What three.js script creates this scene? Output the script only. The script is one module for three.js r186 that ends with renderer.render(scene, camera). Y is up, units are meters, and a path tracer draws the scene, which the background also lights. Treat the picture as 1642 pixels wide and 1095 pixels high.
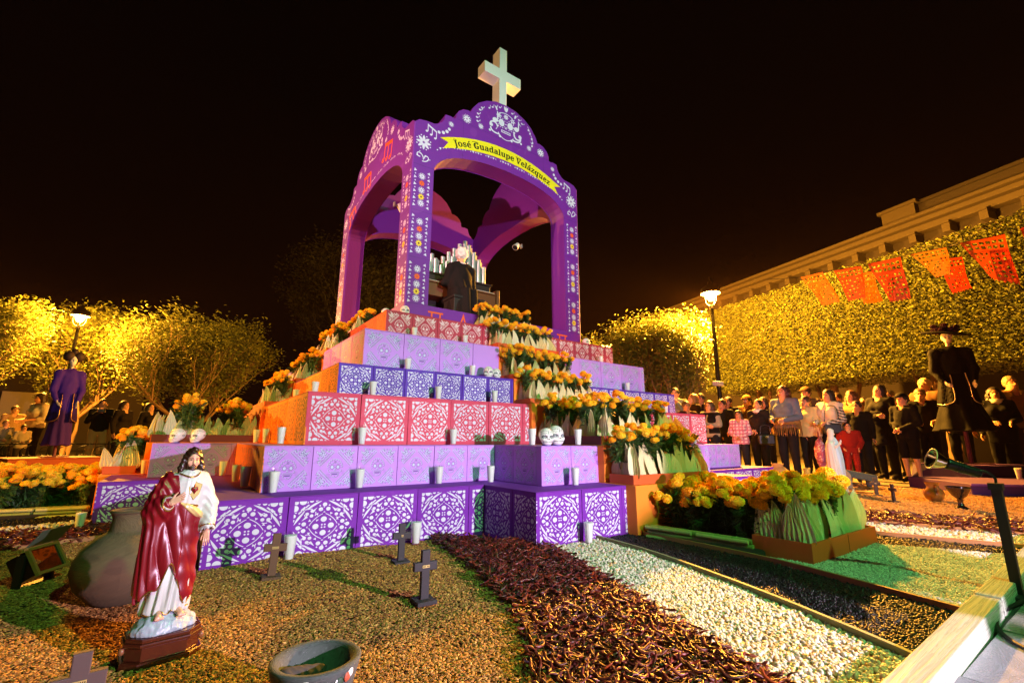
import * as THREE from 'three';
import { mergeGeometries, mergeVertices } from 'three/addons/utils/BufferGeometryUtils.js';
import { RoundedBoxGeometry } from 'three/addons/geometries/RoundedBoxGeometry.js';
import { ImprovedNoise } from 'three/addons/math/ImprovedNoise.js';

// ---------------------------------------------------------------- camera, sky, lights, exposure
const scene = new THREE.Scene();
const rad = THREE.MathUtils.degToRad;
const camera = new THREE.PerspectiveCamera(73.6, 1024 / 682, 0.05, 400);
camera.position.set(-3.3155, 0.7, 6.2315);
{
  const yaw = rad(54.55), pitch = rad(12.113), roll = rad(-0.269);
  const f = new THREE.Vector3(Math.cos(yaw) * Math.cos(pitch), Math.sin(pitch), -Math.sin(yaw) * Math.cos(pitch));
  camera.lookAt(camera.position.clone().add(f));
  camera.rotateZ(-roll);
}
const renderer = new THREE.WebGLRenderer({ antialias: true });
renderer.toneMapping = THREE.LinearToneMapping;
renderer.toneMappingExposure = 1.12;
scene.fog = new THREE.FogExp2(0xe0a870, 0.00016);
renderer.shadowMap.enabled = true;
{ // clear night sky over a lit town: black overhead, a faint brown glow near the horizon
  const W = 128, H = 64, d = new Float32Array(W * H * 4);
  for (let j = 0; j < H; j++) for (let i = 0; i < W; i++) {
    const el = ((j + 0.5) / H - 0.5) * Math.PI, k = Math.exp(-Math.max(0, el) / 0.2), o = (j * W + i) * 4;
    const s = el < -0.05 ? 0.3 : 1;
    d[o] = s * (0.0003 + 0.004 * k); d[o + 1] = s * (0.00025 + 0.0012 * k); d[o + 2] = s * (0.0003 + 0.0004 * k); d[o + 3] = 1;
  }
  const t = new THREE.DataTexture(d, W, H, THREE.RGBAFormat, THREE.FloatType);
  t.mapping = THREE.EquirectangularReflectionMapping; t.magFilter = THREE.LinearFilter; t.needsUpdate = true;
  scene.background = t; scene.environment = t;
}
const moon = new THREE.DirectionalLight(new THREE.Color().setRGB(0.6, 0.75, 1), 0.012);
moon.position.set(-6, 20, 12); moon.castShadow = true;
moon.shadow.camera.left = moon.shadow.camera.bottom = -20; moon.shadow.camera.right = moon.shadow.camera.top = 20; moon.shadow.camera.far = 60;
scene.add(moon);
const rgb = (r, g, b) => new THREE.Color().setRGB(r, g, b);
function spot(color, cd, at, to, angle, pen, radius) {
  const l = new THREE.SpotLight(color, cd, 0, angle, pen, 2);
  l.position.set(...at); l.target.position.set(...to); l.castShadow = true; l.shadow.radius = radius;
  scene.add(l, l.target); return l;
}
const SODIUM = rgb(1, 0.41, 0.04), WHITE = rgb(1, 0.68, 0.98), GREEN = rgb(0.2, 1, 0.27), AMBER = rgb(1, 0.4, 0.03), PINK = rgb(1, 0.46, 0.42);
const FLOOD_AT = [-0.75, 1.1, 8.6], GREEN_AT = [-1.2, 5.4, 10.2], AMBER_AT = [-9.6, 2.2, 1.6], PINK_AT = [-8.8, 6.2, 2.4], HIGH_AT = [-1.5, 2.5, 9.6];
spot(WHITE, 104, FLOOD_AT, [-0.4, 1.5, 1.6], rad(62), 0.4, 1.5);
spot(WHITE, 150, HIGH_AT, [0, 4.3, 0.9], rad(19), 0.6, 3);
spot(GREEN, 112, GREEN_AT, [0.3, 1.9, 1.2], rad(43), 0.5, 6);
spot(AMBER, 265, AMBER_AT, [-2.3, 0.7, 0.1], rad(20), 0.8, 3);
spot(PINK, 300, PINK_AT, [-1.4, 3.4, -0.2], rad(22), 0.8, 3);
const LAMPS = [[8.05, 4.6, -0.35, 1450], [-6.36, 4.43, -13.1, 820], [11.0, 4.6, -6.9, 900]];

// ---------------------------------------------------------------- helpers
let seed = 20;
function rnd() { seed = (seed + 0x6d2b79f5) | 0; let t = Math.imul(seed ^ (seed >>> 15), 1 | seed); t = (t + Math.imul(t ^ (t >>> 7), 61 | t)) ^ t; return ((t ^ (t >>> 14)) >>> 0) / 4294967296; }
const rr = (a, b) => a + (b - a) * rnd();
const V = (x, y, z) => new THREE.Vector3(x, y, z);
const pn = new ImprovedNoise();
const noise = (x, y, z) => pn.noise(x, y, z);
const names = new Map();
function numbered(n) { const k = names.get(n) || 0; names.set(n, k + 1); return k ? n + '_' + String(k).padStart(3, '0') : n; }
const shade = (o) => { o.traverse((c) => { if (c.isMesh) { c.castShadow = true; c.receiveShadow = true; } }); return o; };
function tag(o, label, category, group) { o.userData.label = label; o.userData.category = category; if (group) o.userData.group = group; return o; }
function thing(name, label, category, pos = [0, 0, 0], turn = 0, group) {
  const o = new THREE.Group(); o.name = numbered(name); o.position.set(...pos); o.rotation.y = turn; scene.add(o);
  return tag(o, label, category, group);
}
function part(name, geo, mat, parent) {
  const m = new THREE.Mesh(Array.isArray(geo) ? merge(geo) : geo, mat); m.name = name; m.castShadow = m.receiveShadow = true; if (parent) parent.add(m); return m;
}
function struct(name, geo, mat, kind = 'structure') { const m = part(numbered(name), geo, mat, scene); m.userData.kind = kind; return m; }
function merge(list) {
  list = list.map((g) => (g.index ? g.toNonIndexed() : g));
  const keep = ['position', 'normal', 'uv', 'color'].filter((k) => list.every((g) => g.attributes[k]));
  for (const g of list) for (const k of Object.keys(g.attributes)) if (!keep.includes(k)) g.deleteAttribute(k);
  return mergeGeometries(list);
}
function cloneThing(src, name, pos, turn, label, group) {
  const c = src.clone(); c.name = numbered(name); c.position.set(...pos); c.rotation.set(0, turn, 0); scene.add(c);
  c.userData = { ...src.userData }; if (label) c.userData.label = label; if (group) c.userData.group = group; return c;
}
const box = (w, h, d, x = 0, y = 0, z = 0) => new THREE.BoxGeometry(w, h, d).translate(x, y, z);
const rbox = (w, h, d, x = 0, y = 0, z = 0, r = 0.005) => new RoundedBoxGeometry(w, h, d, 2, r).translate(x, y, z);
const cyl = (r0, r1, h, x = 0, y = 0, z = 0, n = 16) => new THREE.CylinderGeometry(r1, r0, h, n).translate(x, y + h / 2, z);
function bar(a, b, ra, rb = ra, n = 8) {
  const A = V(...a), B = V(...b), L = A.distanceTo(B), g = new THREE.CylinderGeometry(rb, ra, L, n);
  g.translate(0, L / 2, 0).applyQuaternion(new THREE.Quaternion().setFromUnitVectors(V(0, 1, 0), B.sub(A).normalize())).translate(...a);
  return g;
}
const tube = (pts, r, seg = 24, n = 6, closed = false) => new THREE.TubeGeometry(new THREE.CatmullRomCurve3(pts.map((p) => V(...p)), closed), seg, r, n, closed);
const lathe = (pts, n = 32) => new THREE.LatheGeometry(pts.map((p) => new THREE.Vector2(...p)), n);
function mat(color, roughness = 0.7, extra = {}) { return new THREE.MeshStandardMaterial({ color, roughness, ...extra }); }
const phys = (color, roughness, extra = {}) => new THREE.MeshPhysicalMaterial({ color, roughness, ...extra });
function canvas(w, h, draw, srgb = true) {
  const c = document.createElement('canvas'); c.width = w; c.height = h; draw(c.getContext('2d'), w, h);
  const t = new THREE.CanvasTexture(c); if (srgb) t.colorSpace = THREE.SRGBColorSpace; t.wrapS = t.wrapT = THREE.RepeatWrapping; return t;
}
// tiling noise map for bump and roughness (256 pixels, several octaves)
function noiseTex(n, scales, lo = 0, hi = 255, rep = 1) {
  const d = new Uint8Array(n * n * 4);
  for (let j = 0; j < n; j++) for (let i = 0; i < n; i++) {
    let v = 0, tot = 0;
    for (const [f, a] of scales) { const u = i / n * Math.PI * 2, w = j / n * Math.PI * 2, k = f / 6.283; v += a * noise(Math.cos(u) * k + 9.1 * f, Math.sin(u) * k + Math.cos(w) * k * 1.7, Math.sin(w) * k + f); tot += a; }
    const x = lo + (hi - lo) * Math.min(1, Math.max(0, 0.5 + 0.75 * v / tot)), o = (j * n + i) * 4; d[o] = d[o + 1] = d[o + 2] = x; d[o + 3] = 255;
  }
  const t = new THREE.DataTexture(d, n, n); t.wrapS = t.wrapT = THREE.RepeatWrapping; t.magFilter = THREE.LinearFilter; t.repeat.set(rep, rep); t.needsUpdate = true; return t;
}
const ROUGH = noiseTex(256, [[6, 1], [17, 0.7], [50, 0.5]], 0, 255);
// naive surface nets of a distance field: one smooth closed mesh
function nets(f, lo, hi, h, color) {
  const nx = Math.ceil((hi[0] - lo[0]) / h) + 1, ny = Math.ceil((hi[1] - lo[1]) / h) + 1, nz = Math.ceil((hi[2] - lo[2]) / h) + 1;
  const F = new Float32Array(nx * ny * nz), id = new Int32Array(nx * ny * nz).fill(-1), at = (i, j, k) => i + nx * (j + ny * k);
  for (let k = 0; k < nz; k++) for (let j = 0; j < ny; j++) for (let i = 0; i < nx; i++) F[at(i, j, k)] = f(lo[0] + i * h, lo[1] + j * h, lo[2] + k * h);
  const pos = [], col = [], idx = [];
  const E = [[0, 1], [2, 3], [4, 5], [6, 7], [0, 2], [1, 3], [4, 6], [5, 7], [0, 4], [1, 5], [2, 6], [3, 7]], v = new Float32Array(8);
  for (let k = 0; k < nz - 1; k++) for (let j = 0; j < ny - 1; j++) for (let i = 0; i < nx - 1; i++) {
    let m = 0;
    for (let c = 0; c < 8; c++) { v[c] = F[at(i + (c & 1), j + ((c >> 1) & 1), k + (c >> 2))]; if (v[c] < 0) m |= 1 << c; }
    if (m === 0 || m === 255) continue;
    let x = 0, y = 0, z = 0, n = 0;
    for (const [a, b] of E) if ((v[a] < 0) !== (v[b] < 0)) {
      const t = v[a] / (v[a] - v[b]);
      x += (a & 1) + t * ((b & 1) - (a & 1)); y += ((a >> 1) & 1) + t * (((b >> 1) & 1) - ((a >> 1) & 1)); z += (a >> 2) + t * ((b >> 2) - (a >> 2)); n++;
    }
    id[at(i, j, k)] = pos.length / 3;
    const P = [lo[0] + (i + x / n) * h, lo[1] + (j + y / n) * h, lo[2] + (k + z / n) * h]; pos.push(...P);
    if (color) { const c = color(...P); col.push(c.r, c.g, c.b); }
  }
  const quad = (a, b, c, d, flip) => { if (a < 0 || b < 0 || c < 0 || d < 0) return; flip ? idx.push(a, c, b, a, d, c) : idx.push(a, b, c, a, c, d); };
  for (let k = 1; k < nz - 1; k++) for (let j = 1; j < ny - 1; j++) for (let i = 1; i < nx - 1; i++) {
    const s = F[at(i, j, k)] < 0;
    if (s !== F[at(i + 1, j, k)] < 0) quad(id[at(i, j - 1, k - 1)], id[at(i, j, k - 1)], id[at(i, j, k)], id[at(i, j - 1, k)], !s);
    if (s !== F[at(i, j + 1, k)] < 0) quad(id[at(i - 1, j, k - 1)], id[at(i - 1, j, k)], id[at(i, j, k)], id[at(i, j, k - 1)], !s);
    if (s !== F[at(i, j, k + 1)] < 0) quad(id[at(i - 1, j - 1, k)], id[at(i, j - 1, k)], id[at(i, j, k)], id[at(i - 1, j, k)], !s);
  }
  const g = new THREE.BufferGeometry();
  g.setAttribute('position', new THREE.Float32BufferAttribute(pos, 3)); if (color) g.setAttribute('color', new THREE.Float32BufferAttribute(col, 3));
  g.setAttribute('uv', new THREE.Float32BufferAttribute(new Float32Array(pos.length / 3 * 2).map((_, i) => (i % 2 ? pos[(i >> 1) * 3 + 1] : pos[(i >> 1) * 3] + 0.6 * pos[(i >> 1) * 3 + 2])), 2));
  g.setIndex(idx); g.computeVertexNormals(); return g;
}
const sm = (a, b, k) => { const h = Math.max(k - Math.abs(a - b), 0) / k; return Math.min(a, b) - h * h * k * 0.25; };
const smx = (a, b, k) => -sm(-a, -b, k);
function cap(x, y, z, a, b, ra, rb) { // tapered capsule
  const bx = b[0] - a[0], by = b[1] - a[1], bz = b[2] - a[2], px = x - a[0], py = y - a[1], pz = z - a[2];
  const t = Math.min(1, Math.max(0, (px * bx + py * by + pz * bz) / (bx * bx + by * by + bz * bz || 1e-9)));
  return Math.hypot(px - t * bx, py - t * by, pz - t * bz) - ra - t * (rb - ra);
}
function ell(x, y, z, c, r) { const a = (x - c[0]) / r[0], b = (y - c[1]) / r[1], d = (z - c[2]) / r[2], k = Math.hypot(a, b, d); return (k - 1) * Math.min(r[0], r[1], r[2]) * (k > 1 ? 1 : 1); }
const lerp = (a, b, t) => a + (b - a) * t, cl01 = (t) => Math.min(1, Math.max(0, t)), sstep = (a, b, t) => { t = cl01((t - a) / (b - a)); return t * t * (3 - 2 * t); };
function table(T, y) { // piecewise smooth lookup: rows [y, v1, v2, ...]
  if (y <= T[0][0]) return T[0]; for (let i = 1; i < T.length; i++) if (y < T[i][0]) { const t = (y - T[i - 1][0]) / (T[i][0] - T[i - 1][0]), s = t * t * (3 - 2 * t); return T[i].map((v, k) => lerp(T[i - 1][k], v, s)); } return T[T.length - 1];
}
// ---------------------------------------------------------------- painted lattice prints
function rosette(g, S, paint, white) {
  g.fillStyle = paint; g.fillRect(0, 0, S, S);
  g.save(); g.translate(S / 2, S / 2); const k = S / 2 * 0.845; g.beginPath(); g.rect(-k, -k, 2 * k, 2 * k); g.clip(); g.scale(k, k); g.fillStyle = white; g.strokeStyle = white;
  const circ = (x, y, r) => { g.beginPath(); g.arc(x, y, r, 0, 7); g.fill(); };
  const poly = (...p) => { g.beginPath(); g.moveTo(p[0], p[1]); for (let i = 2; i < p.length; i += 2) g.lineTo(p[i], p[i + 1]); g.closePath(); g.fill(); };
  const leaf = (x0, y0, cx, cy, x1, y1, dx, dy) => { g.beginPath(); g.moveTo(x0, y0); g.quadraticCurveTo(cx, cy, x1, y1); g.quadraticCurveTo(dx, dy, x0, y0); g.fill(); };
  for (const [a, b] of [[1, 1], [-1, 1], [1, -1], [-1, -1]]) { circ(a * .05, b * .05, .032); poly(a * .16, b * .26, a * .25, b * .26, a * .25, b * .17); }
  for (let q = 0; q < 4; q++) {
    g.save(); g.rotate(q * Math.PI / 2);
    circ(0, -.26, .105);
    g.lineWidth = .028; g.beginPath(); g.moveTo(.045, -.475); g.quadraticCurveTo(.33, -.33, .475, -.045); g.stroke();
    circ(0, -.83, .076); circ(-.125, -.65, .076); circ(.125, -.65, .076); poly(-.06, -.74, .0, -.7, -.0, -.76); poly(-.05, -.52, .05, -.52, 0, -.57); circ(.16, -.79, .03); circ(-.16, -.79, .03);
    for (const [x, y] of [[.5, -.57], [.6, -.41], [.42, -.42]]) circ(x, y, .062);
    g.lineWidth = .03; for (const [s, e] of [[-2.5, -1.7], [-.5, .35], [1.2, 2.1]]) { g.beginPath(); g.arc(.505, -.47, .185, s, e); g.stroke(); }
    for (const s of [1, -1]) {
      g.save(); if (s < 0) { g.rotate(-Math.PI / 2); g.scale(-1, 1); }
      poly(.21, -.42, .3, -.47, .2, -.52);
      leaf(.1, -.98, .43, -.92, .62, -.64, .38, -.76);
      poly(.24, -.74, .36, -.54, .46, -.58);
      poly(.68, -.79, .8, -.66, .68, -.64);
      circ(.73, -.98, .12); circ(.45, -1.0, .07); poly(.58, -.99, .6, -.9, .54, -.93); poly(.88, -.74, .96, -.7, .9, -.62); poly(.17, -1.02, .34, -1.02, .3, -.95); poly(.5, -.84, .55, -.87, .66, -.76, .62, -.73); circ(.95, -.95, .075); poly(.54, -.74, .62, -.7, .72, -.56);
      g.restore();
    }
    g.restore();
  }
  g.restore();
}
function filigree(g, S, paint, line, white) {
  g.fillStyle = paint; g.fillRect(0, 0, S, S); g.save(); g.translate(S / 2, S / 2); g.scale(S / 2 * .8, S / 2 * .86); g.lineCap = 'round';
  const both = (f) => { g.strokeStyle = line; g.fillStyle = line; f(0.0); g.save(); g.translate(-.013, -.012); g.strokeStyle = white; g.fillStyle = white; f(-.012); g.restore(); };
  const line_ = (w, ...p) => both((d) => { g.lineWidth = Math.max(.014, 1.6 * w + d); g.beginPath(); g.moveTo(p[0], p[1]); for (let i = 2; i < p.length; i += 2) g.lineTo(p[i], p[i + 1]); g.stroke(); });
  const arc = (w, x, y, r, a, b) => both((d) => { g.lineWidth = Math.max(.014, 1.6 * w + d); g.beginPath(); g.arc(x, y, r, a, b); g.stroke(); });
  const dot = (x, y, r) => both((d) => { g.beginPath(); g.arc(x, y, r + d, 0, 7); g.fill(); });
  for (const [a, b] of [[1, 1], [-1, 1], [1, -1], [-1, -1]]) {
    g.save(); g.scale(a, b);
    for (let i = 0; i < 11; i++) { const t = .1 + i * .072; line_(.03, t, .94 - t, t + .075, 1.015 - t); }
    line_(.014, .1, .82, .82, .1);
    for (const s of [1, -1]) { g.save(); if (s < 0) { g.rotate(Math.PI / 2); g.scale(1, -1); }
      arc(.03, .78, .62, .13, .4, 4.6); dot(.78, .62, .05); arc(.028, .93, .42, .1, 1.5, 5.6); arc(.03, .93, .88, .12, 2.2, 6.4); dot(.95, .72, .035); arc(.026, .62, .82, .08, -1.8, 1.9); dot(.62, .82, .03); arc(.022, .42, .96, .07, 2.6, 6.2); dot(.97, .28, .03); line_(.03, .28, .97, .2, .9); dot(.55, .98, .025);
      g.restore(); }
    dot(.72, .78, .045);
    g.restore();
  }
  // skull in the middle: scalloped crown, flower brow, ringed eyes, nose, teeth and chin
  for (let i = 0; i < 9; i++) { const t = Math.PI + .15 + i * .355; arc(.022, Math.cos(t) * .37, .0 + Math.sin(t) * .4, .062, t - 1.7, t + 1.7); }
  for (let i = 0; i < 6; i++) { const t = i / 6 * 6.283; dot(Math.cos(t) * .05, -.3 + Math.sin(t) * .05, .02); } dot(0, -.3, .016); line_(.022, -.2, -.2, -.08, -.25); line_(.022, .2, -.2, .08, -.25);
  for (const s of [-1, 1]) { for (let i = 0; i < 10; i++) { const t = i / 10 * 6.283; dot(s * .165 + Math.cos(t) * .15, -.02 + Math.sin(t) * .15, .014); } g.fillStyle = white; g.strokeStyle = line; g.beginPath(); g.ellipse(s * .165, -.02, .095, .1, 0, 0, 7); g.fill(); g.lineWidth = .022; g.stroke(); arc(.02, s * .3, .17, .07, s > 0 ? -1 : 1.2, s > 0 ? 2 : 4.2); line_(.018, s * .25, .3, s * .17, .42); }
  line_(.024, -.03, .17, 0, .09, .03, .17);
  for (let i = -4; i <= 4; i++) line_(.016, i * .048, .3, i * .05, .23);
  g.fillStyle = line; g.beginPath(); g.moveTo(-.19, .34); g.lineTo(.19, .34); g.lineTo(.12, .4); g.lineTo(-.12, .4); g.fill(); arc(.018, 0, .3, .24, .5, 2.64); dot(0, .48, .024);
  g.restore();
}
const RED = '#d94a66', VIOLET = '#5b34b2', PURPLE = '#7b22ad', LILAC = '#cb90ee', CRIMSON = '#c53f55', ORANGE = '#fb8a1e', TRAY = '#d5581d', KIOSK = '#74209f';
const painted = (c, o = {}) => mat(c, 0.75, { bumpMap: ROUGH, bumpScale: 0.0006, ...o });
function scuff(g, S) { // handling marks and faint stains of the painted boards
  for (let i = 0; i < 26; i++) { g.fillStyle = `rgba(${rnd() < .5 ? '30,15,40' : '255,240,255'},${.02 + rnd() * .045})`; g.beginPath(); g.ellipse(rnd() * S, rnd() * S, 8 + rnd() * 70, 5 + rnd() * 40, rnd() * 3, 0, 7); g.fill(); }
  for (let i = 0; i < 12; i++) { g.strokeStyle = `rgba(${rnd() < .5 ? '20,10,30' : '240,225,245'},${.12 + rnd() * .2})`; g.lineWidth = .6 + rnd() * 1.6; const x = rnd() * S, y = rnd() * S; g.beginPath(); g.moveTo(x, y); g.lineTo(x + (rnd() - .5) * 80, y + (rnd() - .5) * 80); g.stroke(); }
  for (let i = 0; i < 14; i++) { g.fillStyle = 'rgba(25,12,30,.28)'; const e = i % 4, q = rnd() * S; g.beginPath(); g.ellipse(e === 0 ? 0 : e === 1 ? S : q, e < 2 ? q : e === 2 ? 0 : S, 2 + rnd() * 5, 2 + rnd() * 4, 0, 0, 7); g.fill(); }
}
const printed = (draw) => [0, 1].map(() => { const t = canvas(512, 512, (g, S) => { draw(g, S); scuff(g, S); }); t.wrapS = t.wrapT = THREE.ClampToEdgeWrapping; t.anisotropy = 8; return [mat('#ffffff', .74, { map: t, bumpMap: ROUGH, bumpScale: .0007 }), mat(rgb(.9, .89, .91), .8, { map: t, bumpMap: ROUGH, bumpScale: .0007 })]; }).flat();
const LACE = '#dfe0ee';
const PRINT = {
  purple: printed((g, S) => rosette(g, S, PURPLE, LACE)), red: printed((g, S) => rosette(g, S, RED, LACE)), violet: printed((g, S) => rosette(g, S, VIOLET, LACE)), amber: printed((g, S) => rosette(g, S, ORANGE, '#7d3210')),  // amber: orange lamp light painted into the side faces
  lilac: printed((g, S) => filigree(g, S, LILAC, '#64579a', '#cdd2f2')), crimson: printed((g, S) => filigree(g, S, CRIMSON, '#f0c3cc', '#f6dfe2')), orangeLitLilac: printed((g, S) => filigree(g, S, '#ea7c34', '#8e4a2a', '#c87443')), pinkLitLilac: printed((g, S) => filigree(g, S, '#e08bb0', '#7d4a68', '#b0708e')), orangeLitCrimson: printed((g, S) => filigree(g, S, '#d85a2c', '#7a2a18', '#a8452a')),  // side-face prints, amber included: warm lamp light put into the paint colour
};
const PAINT = { purple: painted(PURPLE), red: painted(RED), violet: painted(VIOLET), lilac: painted(LILAC), crimson: painted(CRIMSON), tray: painted(TRAY), orange: painted(ORANGE), maroon: painted('#7a3346'), plain: painted('#d09fe8') };
const ALT = { H: [0, 3.148, 2.865, 2.5775, 2.303, 2.021, 1.717], y: [0, 0.3615, 0.652, 1.0466, 1.328, 1.721, 2.0274], A: [0, 1.376, 1.098], E: [0, 3.786, 3.504] };

// panels along an edge that starts at `a` (x, z) and runs in direction `dir` for `len`; outward is to the right of dir seen from above
const panelGeo = new Map();
function panelShape(w, h, u) { // a thin board whose front face carries the uv of the print (u = share of the print it shows)
  const key = [w, h, u].map((v) => v.toFixed(3)).join();
  if (!panelGeo.has(key)) {
    const g = new RoundedBoxGeometry(w - 0.003, h - 0.002, 0.01, 1, 0.0022); const p = g.attributes.position, uv = g.attributes.uv;
    for (let i = 0; i < p.count; i++) uv.setXY(i, (p.getX(i) / w + 0.5) * u, p.getY(i) / h + 0.5);
    panelGeo.set(key, g);
  }
  return panelGeo.get(key);
}
function panels(t, a, dir, len, y0, h, pitch, m, plainMat, pick) {
  const n = [-dir[1], dir[0]]; let s = 0, k = 0;
  while (s < len - 0.004) {
    const w = Math.min(pitch, len - s), full = w > pitch * 0.25, c = s + w / 2, q = pick ? pick(k, full) : full ? m : plainMat, o = part('panel', panelShape(w, h, w / pitch), Array.isArray(q) ? q[Math.floor(rnd() * q.length)] : q, t), push = rr(-.0025, .0012);
    o.position.set(a[0] + dir[0] * c - n[0] * (0.005 - push), y0 + h / 2 + rr(-.001, .001), a[1] + dir[1] * c - n[1] * (0.005 - push)); o.rotation.set(rr(-.006, .006), Math.atan2(n[0], n[1]) + rr(-.004, .004), rr(-.005, .005), 'YXZ'); s += w; k++;
  }
}
function plan(h, arm, ext, y0, y1, inset) {
  const s = new THREE.Shape(), H = h - inset, A = arm - inset, E = ext - inset;
  const p = arm ? [[-H, -H], [-A, -H], [-A, -E], [A, -E], [A, -H], [H, -H], [H, -A], [E, -A], [E, A], [H, A], [H, H], [A, H], [A, E], [-A, E], [-A, H], [-H, H], [-H, A], [-E, A], [-E, -A], [-H, -A]] : [[-H, -H], [H, -H], [H, H], [-H, H]];
  p.forEach(([x, y], i) => (i ? s.lineTo(x, y) : s.moveTo(x, y))); s.closePath();
  return new THREE.ExtrudeGeometry(s, { depth: y1 - y0, bevelEnabled: false }).rotateX(-Math.PI / 2).translate(0, y0, 0);
}
const TIERS = [null,
  ['purple', 'purple bottom step of the altar with white rosette lattice panels, standing on the ground', 0.41, 'purple'],
  ['lilac', 'lilac second step of the altar with arms and fine grey skull filigree panels', 0.3, 'orangeLitLilac'],
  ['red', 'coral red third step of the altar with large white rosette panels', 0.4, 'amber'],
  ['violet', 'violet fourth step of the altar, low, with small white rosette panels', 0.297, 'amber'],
  ['lilac', 'lilac fifth step of the altar with skull filigree panels, square without arms', 0.395, 'lilac'],
  ['crimson', 'crimson top step of the altar with white skull filigree, under the purple kiosk', 0.297, 'orangeLitCrimson']];
for (let i = 1; i <= 6; i++) {
  const [paint, label, pitch, sidePrint] = TIERS[i], H = ALT.H[i], A = ALT.A[i] || 0, E = ALT.E[i] || 0, y0 = i === 1 ? 0 : ALT.y[i - 1], h = ALT.y[i] - y0;
  const t = thing('altar_step', label, 'altar step');
  part('platform', plan(H, A, E, y0, ALT.y[i] - 0.004, 0.016), PAINT[paint], t);
  part('top_board', plan(H, A, E, ALT.y[i] - 0.0035, ALT.y[i], 0.0005), PAINT[paint], t);
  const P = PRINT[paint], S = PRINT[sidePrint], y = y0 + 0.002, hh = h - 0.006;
  if (A) {
    const d = E - H;
    panels(t, [-H, H], [1, 0], H - A, y, hh, pitch, P, P); panels(t, [-A, H], [0, 1], d, y, hh, pitch * (i === 1 ? .9 : .95), P, PAINT[paint]);
    panels(t, [-A, E], [1, 0], 2 * A, y, hh, pitch, P, P); panels(t, [A, E], [0, -1], d, y, hh, pitch, P, P); panels(t, [A, H], [1, 0], H - A, y, hh, pitch, P, P);
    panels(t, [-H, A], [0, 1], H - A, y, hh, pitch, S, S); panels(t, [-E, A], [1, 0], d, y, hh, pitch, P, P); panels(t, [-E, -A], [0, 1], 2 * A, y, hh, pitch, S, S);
    panels(t, [H, H], [0, -1], H - A, y, hh, pitch, P, P); panels(t, [H, A], [1, 0], d, y, hh, pitch, P, P); panels(t, [E, A], [0, -1], 2 * A, y, hh, pitch, P, P);
  } else {
    const mid = i === 5 ? PAINT.plain : P;
    panels(t, [-H, H], [1, 0], 2 * H, y, hh, pitch, P, mid, i === 5 ? (k) => (k > 2 && k < 7 ? PAINT.lilac : P) : null);
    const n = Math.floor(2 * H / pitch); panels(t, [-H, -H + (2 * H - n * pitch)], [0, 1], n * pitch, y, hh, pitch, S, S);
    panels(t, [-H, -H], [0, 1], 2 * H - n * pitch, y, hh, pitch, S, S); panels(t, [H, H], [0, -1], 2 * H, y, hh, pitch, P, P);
  }
}
// ---------------------------------------------------------------- kiosk: four arched walls with scalloped gables
const KW = 1.39, KB = -1.66, KY = ALT.y[6];
const GABLE = [[-KW, KY], [-KW, 4.632], [-1.332, 4.685], [-1.24, 4.705], [-1.13, 4.712], [-1.075, 4.735], [-1.01, 4.8], [-.985, 4.85], [-.972, 4.92], [-.9, 4.93], [-.835, 4.92], [-.815, 4.935], [-.81, 5.0], [-.775, 5.07], [-.71, 5.125], [-.63, 5.147], [-.593, 5.14], [-.56, 5.22], [-.47, 5.345], [-.34, 5.44], [-.18, 5.505], [0, 5.525]];
const ARCH = [[-1.112, 2.246], [-1.112, 4.04], [-1.1, 4.09], [-1.076, 4.142], [-1.02, 4.21], [-.941, 4.273], [-.83, 4.33], [-.709, 4.371], [-.52, 4.415], [-.3, 4.443], [0, 4.455]];
const mirrored = (p) => [...p, ...p.slice(0, -1).reverse().map(([x, y]) => [-x, y])];
function archWall(w, depth) {
  const k = w / KW, s = new THREE.Shape(), o = new THREE.Path();
  mirrored(GABLE).forEach(([x, y], i) => (i ? s.lineTo(x * k, y) : s.moveTo(x * k, y)));
  mirrored(ARCH).forEach(([x, y], i) => (i ? o.lineTo(x * k, y) : o.moveTo(x * k, y)));
  s.holes.push(o);
  const g = new THREE.ExtrudeGeometry(s, { depth, bevelEnabled: true, bevelSize: 0.006, bevelThickness: 0.006, bevelOffset: -0.006, bevelSegments: 2 }), p = g.attributes.position, uv = g.attributes.uv;
  for (let i = 0; i < p.count; i++) uv.setXY(i, p.getX(i) / (2 * KW * k) + 0.5, (p.getY(i) - KY) / 3.52);
  return g.translate(0, 0, -depth);
}
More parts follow.
